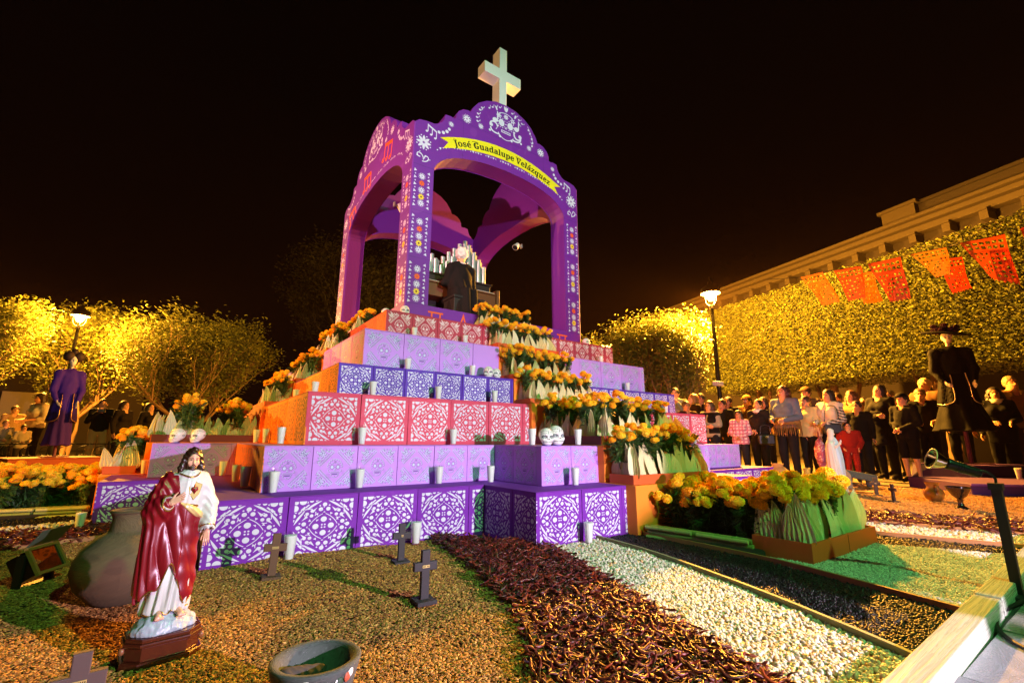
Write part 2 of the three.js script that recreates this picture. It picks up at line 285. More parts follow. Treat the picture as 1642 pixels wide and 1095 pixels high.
function kioskPrint(g, S, withNotes, withRibbon) {
  const X = (x) => (x / (2 * KW) + .5) * S, Y = (y) => (1 - (y - KY) / 3.52) * S, k = S / (2 * KW), ky = S / 3.52; // the sheet is wider than tall by ky / k
  g.fillStyle = KIOSK; g.fillRect(0, 0, S, S);
  const white = '#dcdcf4', orange = '#f2601c', yellow = '#f5d33c';
  const at = (x, y, f, turn = 0, sc = 1) => { g.save(); g.translate(X(x), Y(y)); g.scale(k, ky); g.scale(sc, sc); g.rotate(turn); g.fillStyle = g.strokeStyle = white; f(); g.restore(); };
  const petal = (r, w, c) => { g.beginPath(); g.moveTo(0, 0); g.quadraticCurveTo(w, r * .45, 0, r); g.quadraticCurveTo(-w, r * .45, 0, 0); if (c) g.fillStyle = c; g.fill(); };
  const flower = (r, n = 8, w = .35, c) => () => { for (let i = 0; i < n; i++) { g.save(); g.rotate(i / n * Math.PI * 2); g.translate(0, r * .1); petal(r * .9, r * w, c); g.restore(); } };
  const snow = (r) => () => { flower(r, 8, .36)(); for (let i = 0; i < 8; i++) { g.save(); g.rotate((i + .5) / 8 * Math.PI * 2); g.beginPath(); g.arc(0, r * .95, r * .09, 0, 7); g.fill(); g.restore(); } g.fillStyle = KIOSK; g.beginPath(); g.arc(0, 0, r * .09, 0, 7); g.fill(); };
  const ball = (r, c) => () => { if (c) g.fillStyle = c; g.beginPath(); g.arc(0, 0, r, 0, 7); g.fill(); };
  const tri = (r) => () => { g.beginPath(); g.moveTo(0, r); g.lineTo(r, -r * .8); g.lineTo(-r, -r * .8); g.fill(); };
  const notes = (s, c) => () => { if (c) g.fillStyle = c; for (const i of [-1, 0, 1]) { g.fillRect(i * s * .5 + .08 * s, -s * .5 + i * .03, s * .1, s * .9); g.beginPath(); g.ellipse(i * s * .5, s * .42 + i * .03, s * .15, s * .12, -.3, 0, 7); g.fill(); } g.beginPath(); g.moveTo(-.42 * s, -.5 * s - .03); g.lineTo(.68 * s, -.5 * s + .03); g.lineTo(.68 * s, -.3 * s + .03); g.lineTo(-.42 * s, -.3 * s - .03); g.fill(); };
  const scroll = (r) => () => { g.lineWidth = r * .22; g.beginPath(); g.arc(0, 0, r * .45, 1, 5.8); g.stroke(); g.beginPath(); g.moveTo(r * .3, -r * .4); g.quadraticCurveTo(r, .1 * r, r * .95, r * .9); g.stroke(); g.beginPath(); g.arc(-r * .4, .25 * r, r * .2, 0, 7); g.fill(); g.beginPath(); g.arc(.1 * r, -.75 * r, r * .13, 0, 7); g.fill(); };
  const note = (r) => () => { g.beginPath(); g.ellipse(0, 0, r * .3, r * .24, -.4, 0, 7); g.fill(); g.fillRect(r * .2, -r, r * .12, r); g.beginPath(); g.moveTo(r * .2, -r); g.lineTo(r * .6, -r * .5); g.lineTo(r * .32, -r * .7); g.fill(); };
  for (const s of [-1, 1]) {
    at(s * 1.262, 4.38, snow(.105)); at(s * .65, 5.0, snow(.068)); at(s * .425, 4.985, snow(.045)); at(s * .885, 4.81, snow(.04)); at(s * 1.168, 4.58, notes(.12));
    at(s * 1.315, 4.19, scroll(.062), s < 0 ? 0 : 1.6); at(s * 1.215, 4.17, scroll(.062), s < 0 ? 1.6 : 0);
    for (const [x, y, r] of [[1.057, 4.614, .022], [.996, 4.636, .024], [.944, 4.673, .024], [.912, 4.722, .022]]) at(s * x, y, ball(r));
    for (const [x, y] of [[.482, 5.044], [.493, 5.101], [.478, 5.163], [.445, 5.241], [.415, 5.29]]) at(s * x, y, note(.06), -s * .6);
    for (const [x, y, a] of [[.29, 5.345, .5], [.235, 5.385, .35], [.175, 5.417, .2], [.11, 5.437, .1]]) at(s * x, y, note(.055), s * a + .5);
    for (let i = 0; i < 27; i++) { const x = 1.07 - i * .041; if (i % 6 === 5) continue; const y = 4.285 + .285 * Math.sqrt(1 - (x / 1.1) ** 2) - .0; at(s * x, y, i % 2 ? tri(.019) : ball(.009), s * x * .35 + Math.PI * (0)); }
    for (const [y0] of [[3.9], [3.288], [2.68]]) {
      [0, .095, .19, .28, .365].forEach((d, i) => at(s * 1.262, y0 - d, i === 1 ? flower(.042, 8, .5, orange) : i === 3 ? flower(.045, 8, .5, yellow) : snow(.047)));
      at(s * 1.262, y0 - .28, ball(.012, '#6b3a14'));
      for (const e of [-1, 1]) for (let i = 0; i < 11; i++) at(s * 1.262 + e * .088, y0 + .062 - i * .047, i % 2 ? ball(.009) : tri(.021), e * Math.PI / 2 * .9);
    }
  }
  g.strokeStyle = 'rgba(30,5,50,.5)'; g.lineWidth = 2; const seam = (...p) => { g.beginPath(); g.moveTo(X(p[0]), Y(p[1])); g.lineTo(X(p[2]), Y(p[3])); g.stroke(); };
  for (const s of [-1, 1]) { seam(s * 1.4, 4.05, s * 1.1, 4.05); seam(s * 1.4, 3.43, s * 1.1, 3.43); seam(s * 1.4, 2.82, s * 1.1, 2.82); seam(s * 1.4, 2.25, s * 1.1, 2.25); seam(s * .7, 4.37, s * .7, 5.14); } seam(-1.4, 4.93, 1.4, 4.93);
  for (let i = 0; i < 5; i++) scuff(g, S);
  for (let i = 0; i < 900; i++) { g.strokeStyle = `rgba(${rnd() < .5 ? '40,5,70' : '170,110,220'},${.03 + rnd() * .05})`; g.lineWidth = 1 + rnd() * 3; const x = rnd() * S, y = rnd() * S; g.beginPath(); g.moveTo(x, y); g.lineTo(x + 30 + rnd() * 120, y + rnd() * 6); g.stroke(); }
  // sugar skull of line work in the gable
  at(0, 5.2, () => {
    for (const s of [-1, 1]) { g.beginPath(); g.ellipse(s * .075, 0.0, .048, .058, 0, 0, 7); g.fill(); for (let i = 0; i < 10; i++) { const t = i / 10 * 6.28; g.beginPath(); g.arc(s * .075 + Math.cos(t) * .068, Math.sin(t) * .078, .008, 0, 7); g.fill(); } }
    g.lineWidth = .012; g.beginPath(); g.moveTo(-.12, -.14); g.quadraticCurveTo(0, -.21, .12, -.14); g.stroke();
    g.beginPath(); g.moveTo(-.018, .075); g.lineTo(0, .04); g.lineTo(.018, .075); g.fill();
    g.strokeRect(-.075, .115, .15, .03); for (let i = -2; i <= 2; i++) g.fillRect(i * .026 - .003, .11, .006, .042);
    g.beginPath(); g.arc(0, .1, .15, .5, 2.64); g.stroke();
    g.save(); g.translate(0, -.12); flower(.045, 8, .4)(); g.restore();
    for (const s of [-1, 1]) { for (let i = 0; i < 4; i++) { g.beginPath(); g.arc(s * (.13 + .012 * i), .07 + i * .022, .009, 0, 7); g.fill(); }
      g.lineWidth = .024; g.beginPath(); g.arc(s * .205, .1, .062, s > 0 ? .2 : 2.9, s > 0 ? 3.9 : 6.1, s < 0 ? false : false); g.stroke(); g.beginPath(); g.arc(s * .25, .1, .03, 0, 7); g.fill(); g.beginPath(); g.moveTo(s * .26, .14); g.quadraticCurveTo(s * .25, .22, s * .12, .2); g.stroke(); g.beginPath(); g.arc(s * .1, .225, .02, 0, 7); g.fill();
      g.beginPath(); g.arc(s * .27, .2, .018, 0, 7); g.fill();
      g.save(); g.translate(s * .185, 0); note(.15)(); g.restore(); g.save(); g.translate(s * .12, -.1); g.rotate(s * .6); flower(.05, 6, .4)(); g.restore(); g.save(); g.translate(s * .2, .02); g.rotate(s * 1.9); petal(.09, .03); g.restore(); g.save(); g.translate(s * .15, -.16); g.rotate(Math.PI + s * .4); petal(.08, .03); g.restore(); }
    for (const a of [-.35, 0, .35]) { g.save(); g.translate(0, -.2); g.rotate(Math.PI + a); petal(.1, .03); g.restore(); }
  }, 0, 1.02);
  if (withNotes) for (const [x, y, r] of [[-.93, 4.36, -.45], [-.3, 4.67, -.1], [.5, 4.75, .12]]) at(x, y, notes(.27, orange), r);
  for (const [x, q] of [[-1.0, 1], [-.62, 0], [.3, 0], [1.02, 1]]) at(x, 2.13, () => { g.strokeStyle = orange; g.lineWidth = .022; g.beginPath(); if (q) { g.moveTo(-.1, -.05); g.lineTo(.1, -.05); g.moveTo(-.05, -.05); g.lineTo(-.05, .08); g.moveTo(.06, -.05); g.lineTo(.06, .08); } else { g.moveTo(-.05, .08); g.lineTo(0, -.07); g.lineTo(.05, .08); g.moveTo(-.03, .03); g.lineTo(.03, .03); } g.stroke(); });
}
const wallMat = (notes) => { const t = canvas(2048, 2048, (g, S) => kioskPrint(g, S, notes)); t.wrapS = t.wrapT = THREE.ClampToEdgeWrapping; return mat('#ffffff', 0.6, { map: t }); };
const KPAINT = mat(KIOSK, 0.6, { bumpMap: ROUGH, bumpScale: 0.0004 });
{
  const t = thing('kiosk', 'purple open kiosk with four arches and scalloped gables on top of the altar', 'kiosk', [0, 0, 0]);
  const T = 0.28, cz = (KW + KB) / 2, hd = (KW - KB) / 2;
  const f = part('arch_wall', archWall(KW, T), [wallMat(false), KPAINT], t); f.position.set(0, 0, KW); f.userData.label = 'arched wall with white print and the yellow name ribbon';
  const b = part('arch_wall', archWall(KW, T), [KPAINT, KPAINT], t); b.position.set(0, 0, KB + T);
  const side = archWall(hd, T);
  const l = part('arch_wall', side, [wallMat(true), KPAINT], t); l.position.set(-KW - 0.002, 0, cz); l.rotation.y = -Math.PI / 2; l.userData.label = 'arched wall with white print and orange music notes';
  const r = part('arch_wall', side, [KPAINT, KPAINT], t); r.position.set(KW + 0.002, 0, cz); r.rotation.y = Math.PI / 2;
  // ribbon with the name
  const top = (x) => 4.795 - .245 * (x / 1.03) ** 2 + .0, low = (x) => 4.608 - .2 * (x / 1.0) ** 2, s = new THREE.Shape(), N = 24;
  s.moveTo(-1.037, 4.546); for (let i = 0; i <= N; i++) { const x = -.93 + 1.86 * i / N; s.lineTo(x, top(x)); } s.lineTo(1.037, 4.556); s.lineTo(.915, 4.52); s.lineTo(.985, 4.41); for (let i = 0; i <= N; i++) { const x = .93 - 1.86 * i / N; s.lineTo(x, low(x)); } s.lineTo(-.99, 4.405); s.lineTo(-.92, 4.522); s.closePath();
  const g = new THREE.ExtrudeGeometry(s, { depth: 0.006, bevelEnabled: false }), p = g.attributes.position; for (let i = 0; i < p.count; i++) g.attributes.uv.setXY(i, (p.getX(i) + 1.05) / 2.1, (p.getY(i) - 4.36) / .46);
  const tex = canvas(2048, 448, (c, W, H) => {
    c.fillStyle = '#f2e51f'; c.fillRect(0, 0, W, H); c.fillStyle = '#1c1a08'; c.textAlign = 'center'; c.textBaseline = 'middle';
    const text = 'José Guadalupe Velázquez', k = W / 2.1; c.font = 'bold 118px serif'; c.strokeStyle = '#1c1a08';
    let w = 0; for (const ch of text) w += c.measureText(ch).width; let x = -w / 2; const sc = 1.66 * k / w;
    for (const ch of text) { const cw = c.measureText(ch).width, px = (x + cw / 2) * sc / k, py = 4.7 - .222 * (px / 1.0) ** 2; c.save(); c.translate((px + 1.05) * k, H - (py - 4.36) / .46 * H + 2); c.rotate(Math.atan(.444 * px)); c.scale(sc, 1); c.fillText(ch, 0, 0); c.lineWidth = 3.5; c.strokeText(ch, 0, 0); if (/[A-Z]/.test(ch)) { c.lineWidth = 7; c.beginPath(); c.moveTo(-cw * .62, -50); c.quadraticCurveTo(-cw * .2, -66, cw * .45, -46); c.stroke(); c.beginPath(); c.moveTo(-cw * .1, -34); c.lineTo(-cw * .1, 38); c.stroke(); } c.restore(); x += cw; }
  });
  const rb = part('ribbon', g, mat('#ffffff', 0.55, { map: tex }), t); rb.position.z = KW + 0.003;
  // a small lamp under the gable
  shade(t);
}
{ // white cross on the gable
  const t = thing('cross', 'tall white cross standing on top of the kiosk gable', 'cross', [0, 5.5, 1.12]), s = new THREE.Shape(), w = .066;
  const p = [[-w, 0], [-w, .52], [-.33, .52], [-.33, .7], [-w, .7], [-w, 1.08], [w, 1.08], [w, .7], [.33, .7], [.33, .52], [w, .52], [w, 0]]; p.forEach(([x, y], i) => (i ? s.lineTo(x, y) : s.moveTo(x, y)));
  part('beam', new THREE.ExtrudeGeometry(s, { depth: .19, bevelEnabled: true, bevelSize: .004, bevelThickness: .004, bevelOffset: -.004, bevelSegments: 1 }), mat('#d8dcdc', .6), t);
}
for (const [at, to, lab] of [[[1.03, 3.98, .25], [-.5, 2.2, .6], 'small white spotlight clamped under the far arch of the kiosk'], [[-1.03, 4.12, .1], [.3, 2.4, .4], 'small white spotlight clamped under the near side arch of the kiosk']]) { // little lamps, switched off
  const t = thing('spotlight', lab, 'spotlight', at), d = V(to[0] - at[0], to[1] - at[1], to[2] - at[2]).normalize(), h = new THREE.Group(); h.name = 'lamp_head'; t.add(h); h.quaternion.setFromUnitVectors(V(0, 0, 1), d);
  part('case', new THREE.CylinderGeometry(.055, .035, .11, 14).rotateX(Math.PI / 2), mat('#d9d9dc', .4), h); part('lens', new THREE.CircleGeometry(.048, 16).translate(0, 0, .0565), phys('#20242a', .1), h); part('clamp', merge([bar([0, 0, 0], [at[0] > 0 ? .1 : -.1, .02, 0], .012, .012, 6), box(.02, .07, .05, at[0] > 0 ? .1 : -.1, .02, 0)]), mat('#9a9a9c', .4), t); shade(t);
}
// ---------------------------------------------------------------- ground
const GN = noiseTex(512, [[5, 1], [14, .8], [45, .6], [110, .5]], 60, 255);
{
  const tex = canvas(1024, 1024, (g, S) => { g.fillStyle = '#8d8577'; g.fillRect(0, 0, S, S); for (let i = 0; i < 9000; i++) { const v = 90 + rnd() * 90; g.fillStyle = `rgba(${v},${v * .95},${v * .86},.25)`; const r = rnd() * rnd() * 26 + 1; g.beginPath(); g.arc(rnd() * S, rnd() * S, r, 0, 7); g.fill(); } });
  tex.repeat.set(60, 60); const rt = GN.clone(); rt.repeat.set(90, 90);
  struct('plaza_ground', new THREE.PlaneGeometry(160, 160).rotateX(-Math.PI / 2).translate(0, -0.02, 0), mat('#b5aa9a', .85, { map: tex, bumpMap: rt, bumpScale: .006 }));
  // stone paving slabs beside the garden board, each its own piece
  const pv = struct('pavement', box(11, .012, 5, .8, -.013, 8.2), mat('#3a3835', .9)), slabMats = ['#8d9096', '#7d8087', '#9a9c9f', '#858379'].map((c) => mat(c, .55, { bumpMap: GN, bumpScale: .003, roughnessMap: ROUGH }));
  const slab = rbox(.592, .03, .392, 0, 0, 0, .004);
  for (let i = 0; i < 12; i++) for (let j = 0; j < 6; j++) { const s = part('paving_slab', slab, slabMats[(i * 7 + j * 5) % 4], pv); s.position.set(-3.4 + i * .6 + (j % 2) * .3, -.008 + rr(-.0015, .0015), 5.945 + j * .4); s.rotation.y = rr(-.004, .004); }
}
// ---------------------------------------------------------------- garden strips: boundaries in the plane (x, z), from the altar outwards
const B0 = [[-1.76, 3.15], [-1.84, 3.55], [-1.92, 3.98], [-2.1, 4.56], [-2.26, 4.9], [-2.38, 5.1], [-2.66, 5.55], [-2.76, 5.66]], B1 = [[-1.30, 3.79], [-1.44, 4.2], [-1.59, 4.67], [-1.75, 5.1], [-1.83, 5.35], [-1.88, 5.55], [-1.91, 5.66]];
const B2 = [[-.83, 3.79], [-.86, 4.15], [-.93, 4.5], [-1.1, 5.08], [-1.2, 5.35], [-1.28, 5.55], [-1.33, 5.66]], B3 = [[-.45, 3.79], [-.45, 4.76], [-.51, 5.1], [-.615, 5.55], [-.64, 5.66]];
const B3F = [[-.45, 3.79], [-.55, 4.76], [-.72, 5.1], [-.96, 5.55], [-1.03, 5.66]];
const mirX = (b) => b.map(([x, z]) => [-x, z]), swapL = (b) => b.map(([x, z]) => [-z, -x]), id2 = (b) => b;
const curve2 = (b) => new THREE.CatmullRomCurve3(b.map(([x, z]) => V(x, 0, z)));
const FOLD = { near: id2, far: mirX, left: swapL, leftFar: (b) => swapL(mirX(b)) };
function inPoly(p, x, z) { let c = false; for (let i = 0, j = p.length - 1; i < p.length; j = i++) if ((p[i][1] > z) !== (p[j][1] > z) && x < (p[j][0] - p[i][0]) * (z - p[i][1]) / (p[j][1] - p[i][1]) + p[i][0]) c = !c; return c; }
const band = (a, b) => [...a, ...b.slice().reverse()];
function sheet(name, poly, y, material) {
  const s = new THREE.Shape(poly.map(([x, z]) => new THREE.Vector2(x, -z)));
  return struct(name, new THREE.ShapeGeometry(s).rotateX(-Math.PI / 2).translate(0, y, 0), material);
}
const CAM = [-3.3155, 6.2315];
function seen(x, z) { // rough test: is the spot within the photographed cone
  const dx = x - CAM[0], dz = z - CAM[1], d = .58 * dx - .815 * dz, l = .815 * dx + .58 * dz; return d > .9 && Math.abs(l) < 1.2 * d + .3;
}
const altarAt = (x, z) => { const a = Math.abs(x), b = Math.abs(z), H = ALT.H[1], A = ALT.A[1], E = ALT.E[1]; return (a < H && b < H) || (a < A && b < E) || (a < E && b < A); };
const dense = (x, z, D, near) => { const d = Math.hypot(x - CAM[0], z - CAM[1]); return D * Math.min(1, (near / d) ** 1.6); };
// scatter pieces over a polygon as one counted mass
function scatter(name, label, category, poly, D, near, geo, material, size, y0, tint, lay) {
  let x0 = 1e9, x1 = -1e9, z0 = 1e9, z1 = -1e9; for (const [x, z] of poly) { x0 = Math.min(x0, x); x1 = Math.max(x1, x); z0 = Math.min(z0, z); z1 = Math.max(z1, z); }
  const n = Math.round((x1 - x0) * (z1 - z0) * D), M = [], Cc = [], q = new THREE.Quaternion(), e = new THREE.Euler(), m = new THREE.Matrix4(), c = new THREE.Color();
  for (let i = 0; i < n; i++) {
    const x = rr(x0, x1), z = rr(z0, z1), u = rnd();
    if (!seen(x, z) || altarAt(x, z) || !inPoly(poly, x, z)) continue;
    const dd = dense(x, z, 1, near); if (u > dd) continue;
    const grow = size * (1 + .45 * (1 / Math.sqrt(Math.max(dd, .1)) - 1)), s = grow * rr(.75, 1.25);
    lay(e, rnd); q.setFromEuler(e); m.compose(V(x, y0(x, z) + rr(0, s * .35), z), q, V(s * rr(.85, 1.15), s * rr(.8, 1.1), s)); M.push(m.clone()); Cc.push(tint(c, x, z).clone());
  }
  const im = new THREE.InstancedMesh(geo, material, M.length); M.forEach((k, i) => { im.setMatrixAt(i, k); im.setColorAt(i, Cc[i]); });
  im.name = numbered(name); im.castShadow = im.receiveShadow = true; scene.add(im); tag(im, label, category); im.userData.kind = 'stuff'; return im;
}
const randomTurn = (e, r) => e.set(r() * 6.28, r() * 6.28, r() * 6.28), flatTurn = (e, r) => e.set((r() - .5) * .7, r() * 6.28, (r() - .5) * .7);
const flake = (() => { const g = new THREE.OctahedronGeometry(.5, 0), p = g.attributes.position; for (let i = 0; i < p.count; i++) p.setXYZ(i, p.getX(i) * 1.3 + (p.getZ(i) > 0 ? .1 : 0), p.getY(i) * .38, p.getZ(i) * .8); g.computeVertexNormals(); return g; })();
const grain = (() => { const g = mergeVertices(new THREE.IcosahedronGeometry(.5, 1).deleteAttribute('normal').deleteAttribute('uv')), p = g.attributes.position; for (let i = 0; i < p.count; i++) { const k = 1 + .12 * Math.sin(i * 12.9); p.setXYZ(i, p.getX(i) * 1.15 * k, p.getY(i) * .8, p.getZ(i) * .9 * k); } g.computeVertexNormals(); return g; })();
const bean = (() => { const g = mergeVertices(new THREE.IcosahedronGeometry(.5, 1).deleteAttribute('normal').deleteAttribute('uv')), p = g.attributes.position; for (let i = 0; i < p.count; i++) p.setXYZ(i, p.getX(i) * 1.25, p.getY(i) * .72 + .16 * Math.cos(p.getX(i) * 4), p.getZ(i) * .78); g.computeVertexNormals(); return g; })();
const chilis = [0, 1, 2, 3].map((k) => { // a dried chilli: a bent, wrinkled, tapering pod with a stalk
  const pts = []; for (let i = 0; i <= 6; i++) { const t = i / 6; pts.push(V(t - .5, .1 * Math.sin(t * 3 + k) * (k % 2 ? 1 : .5), .2 * Math.sin(t * (2.2 + k * .6) + k))); }
  const g = new THREE.TubeGeometry(new THREE.CatmullRomCurve3(pts), 9, 1, 6), p = g.attributes.position, c = new THREE.CatmullRomCurve3(pts);
  for (let i = 0; i < p.count; i++) { const t = Math.floor(i / 7) / 9, o = c.getPointAt(Math.min(1, t)), r = (t < .1 ? .025 + t * .6 : .085 * Math.pow(1 - t, .55) + .012) * (1 + .22 * Math.sin(i * 3.3 + k)); p.setXYZ(i, o.x + (p.getX(i) - o.x) * r, o.y + (p.getY(i) - o.y) * r * .8, o.z + (p.getZ(i) - o.z) * r); }
  g.computeVertexNormals(); return g;
});
const clump = merge(chilis.map((g, k) => g.clone().rotateX(k * 1.3).rotateY(k * 1.7).translate([0, .7, -.5, .1][k], [0, .12, .05, .2][k], [0, .4, .6, -.7][k])));
{
  const bumpy = GN.clone(); bumpy.repeat.set(3, 3);
  const soil = (c, r = .9, extra = {}) => mat(c, r, { bumpMap: bumpy, bumpScale: .01, ...extra });
  const quad = [...B0, [-5.66, 5.66], ...swapL(B0).reverse(), [-3.15, 3.15]];
  const mulchY = (x, z) => .01 + .022 * Math.max(0, .3 + noise(x * 1.3, 3, z * 1.3)) + .012 * Math.max(0, .2 + noise(x * 4, 7, z * 4));
  sheet('mulch_ground', quad, .006, soil('#5b4226'));
  sheet('mulch_ground', mirX(quad), .006, soil('#8a5a26'));
  sheet('garden_ground', [[-5.68, 5.66], [5.68, 5.66], [5.68, -5.68], [-5.68, -5.68]].map(([x, z]) => [x, z]), -.002, soil('#5e4c36'));
  const browns = [[.44, .2, .04], [.56, .27, .05], [.34, .15, .035], [.6, .34, .09], [.5, .23, .04], [.24, .11, .03]];
  const tintB = (c) => { const b = browns[Math.floor(rnd() * 6)], k = rr(.55, 1.35); return c.setRGB(b[0] * k, b[1] * k, b[2] * k); };
  scatter('mulch', 'brown husk mulch spread around the small crosses, statue and clay pot', 'mulch', quad, 24000, 2.7, flake, mat('#ffffff', .8), .0108, mulchY, tintB, flatTurn);
  scatter('mulch', 'orange brown mulch bed beyond the marigolds, with jug and goblet on it', 'mulch', mirX(quad), 6500, 3.5, flake, mat('#ffffff', .8), .015, mulchY, (c) => { const k = rr(.6, 1.1); return c.setRGB(.5 * k, .26 * k, .09 * k); }, flatTurn);
  const corn = (c) => { const k = rr(.7, 1.1); return rnd() < .12 ? c.setRGB(.7 * k, .42 * k, .16 * k) : c.setRGB(.66 * k, .6 * k, .46 * k); };
  const red = (c) => { const k = rr(.4, 1.4); return rnd() < .12 ? c.setRGB(.26 * k, .035 * k, .006) : c.setRGB(.125 * k, .016 * k, .006 * k); };
  const blk = (c) => { const k = rr(.6, 1.4); return c.setRGB(.006 * k, .0055 * k, .006 * k); };
  const where = { near: 'in front of the altar, nearest the camera', far: 'beyond the long marigold bed, left of the goblet', left: 'behind the clay pot at the left edge' };
  for (const key of ['near', 'far', 'left']) {
    const f = FOLD[key], far = key !== 'near', w = where[key], D = far ? .55 : 1;
    sheet('chilli_bed', band(f(B0), f(B1)), .008, soil('#1d0705', .6)); sheet('corn_bed', band(f(B1), f(B2)), .008, soil('#b9a67f')); sheet('bean_bed', band(f(B2), f(key === 'far' ? B3F : B3)), .008, soil('#0d0c0c', .6));
    const g = clump, mm = phys('#ffffff', .46, { clearcoat: .06, clearcoatRoughness: .35 });
    scatter('dried_chillies', `band of glossy dark red dried chillies ${w}`, 'chillies', band(f(B0), f(B1)), far ? 1500 : 3600, 3, g, mm, key === 'near' ? .055 : .06, (x, z) => .01 + .012 * Math.abs(noise(x * 5, 3, z * 5)) + rr(0, .012), red, (e, r) => e.set((r() - .5) * .9, r() * 6.28, (r() - .5) * .6));
    scatter('white_corn', `band of pale dried corn kernels ${w}`, 'corn kernels', band(f(B1), f(B2)), 9500 * D, 3, grain, mat('#ffffff', .45), .0155, (x, z) => .012 + .008 * noise(x * 6, 1, z * 6), corn, randomTurn);
    scatter('black_beans', `band of shiny black beans ${w}`, 'beans', band(f(B2), f(key === 'far' ? B3F : B3)), 11000 * D, 3, bean, phys('#ffffff', .4, { specularIntensity: .55 }), .0125, (x, z) => .011 + .006 * noise(x * 6, 2, z * 6), blk, flatTurn);
  }
  const sand = [[-.63, 5.65], ...B3.slice(1).reverse().slice(1), [-.45, 4.5], [.5, 4.5], [.55, 4.76], [.72, 5.1], [1.02, 5.65]];
  sheet('rice_bed', sand, .008, soil('#bdb59a'));
  scatter('white_rice', 'pale patch of loose white grain before the husk planter, by the board', 'grain', sand, 16000, 3.2, grain, mat('#ffffff', .6), .011, (x, z) => .011 + .01 * noise(x * 4, 5, z * 4), (c) => { const k = rr(.5, 1); return c.setRGB(.68 * k, .66 * k, .54 * k); }, randomTurn);
  // thin wooden edging between the bands
  const wood = mat('#a8723c', .7), redw = mat('#6d1f1c', .6), green = mat('#8a8a5c', .7);
  const edge = (b, m, label) => { const c = curve2(b), pts = c.getPoints(40), g = new THREE.BufferGeometry(), p = [], ix = [], w = .009, hgt = .042; pts.forEach((o, i) => { const t = c.getTangent(i / 40), nx = -t.z * w, nz = t.x * w; p.push(o.x - nx, -.005, o.z - nz, o.x - nx, hgt, o.z - nz, o.x + nx, hgt, o.z + nz, o.x + nx, -.005, o.z + nz); if (i) for (let k = 0; k < 3; k++) { const a = (i - 1) * 4 + k, d = i * 4 + k; ix.push(a, d, a + 1, a + 1, d, d + 1); } }); g.setAttribute('position', new THREE.Float32BufferAttribute(p, 3)); g.setIndex(ix); const f = g.toNonIndexed(); f.computeVertexNormals(); const o = part(numbered('edging_strip'), f, m, scene); tag(o, label, 'edging'); };
  edge(B0, wood, 'curved tan edging strip between the mulch and the nearest chillies'); edge(B1, redw, 'dark red edging strip between the nearest chillies and corn'); edge(B2, green, 'pale olive edging strip between the nearest corn and black beans'); edge(B3, wood, 'brown edging strip between the black beans and the white grain');
  edge(mirX(B0), wood, 'brown edging strip between the far chillies and orange mulch'); edge(mirX(B1), wood, 'brown edging strip between the far chillies and far corn'); edge(mirX(B2), wood, 'dark edging strip between the far corn and far black beans'); edge(swapL(B0), wood, 'tan edging strip running behind the black floodlight'); edge(swapL(B1), green, 'pale edging strip between corn and chillies behind the clay pot');
  const pw = mat('#aab3a0', .55, { roughnessMap: ROUGH, bumpMap: ROUGH, bumpScale: .0015 });
  for (const [x, l, lab] of [[-3.9, 2.2, 'white painted garden board, the end piece behind the camera side'], [-1.63, 2.3, 'white painted board along the paving at the lower right corner'], [.67, 2.26, 'white painted board along the paving beside the black pole'], [2.95, 2.26, 'white painted board at the right edge, farthest one along the paving']]) { const o = part(numbered('garden_board'), new RoundedBoxGeometry(l - .006, .085, .085, 2, .006), pw, scene); o.position.set(x, .025, 5.685 - .024 * (x + .4)); o.rotation.y = .024; tag(o, lab, 'board'); }
}
// ---------------------------------------------------------------- street lamps
{
  const iron = mat('#15130f', .5, { metalness: .6 }), hot = mat('#000000', 1, { emissive: rgb(1, .55, .1), emissiveIntensity: 22 });
  const proto = new THREE.Group();
  part('base', merge([cyl(.16, .13, .35), cyl(.13, .07, .25, 0, .35), cyl(.09, .09, .06, 0, .6)]), iron, proto);
  part('pole', merge([cyl(.065, .045, 3.72, 0, .6), cyl(.07, .07, .05, 0, 2.2), cyl(.06, .06, .05, 0, 4.2)]), iron, proto);
  part('bracket', merge([0, 1, 2, 3].map((k) => tube([[0, 4.28, 0], [Math.cos(k * 1.571) * .13, 4.36, Math.sin(k * 1.571) * .13], [Math.cos(k * 1.571) * .18, 4.78, Math.sin(k * 1.571) * .18]], .009, 10, 5))), iron, proto);
  part('cap', merge([lathe([[0, .2], [.05, .19], [.06, .12], [.23, .0], [.26, -.15], [.25, -.15], [.2, .0], [.05, .09], [0, .1]], 20).translate(0, 4.78, 0), cyl(.02, .005, .14, 0, 4.97)]), iron, proto);
  part('lamp_bulb', lathe([[0, -.17], [.07, -.15], [.12, -.06], [.13, .02], [.1, .07], [0, .09]], 18).translate(0, 4.58, 0), hot, proto);
  const lab = ['lit street lamp on a black iron pole beside the clipped hedge', 'lit street lamp among the leafy trees on the far left', 'lit street lamp low behind the altar, half hidden by the bush'];
  LAMPS.forEach(([x, y, z, cd], i) => { const t = proto.clone(); t.scale.setScalar(y / 4.6); t.name = numbered('street_lamp'); t.position.set(x, 0, z); scene.add(shade(t)); tag(t, lab[i], 'street lamp', 'lit street lamps round the plaza'); const l = new THREE.PointLight(SODIUM, cd, 0, 2); l.position.set(x, y * .985, z); l.castShadow = true; l.shadow.radius = 5; scene.add(l); });
  LAMPS.slice(0, 1).forEach(([x, y, z]) => { const t = thing('speaker_box', 'small white box strapped to the black pole of the hedge street lamp', 'box', [x - .06, 2.15, z + .02]); part('case', rbox(.3, .12, .14, 0, 0, 0, .015), mat('#c9c6d8', .5), t); part('bracket', box(.06, .05, .1, .04, -.07, -.02), mat('#55525c', .5), t); });
}
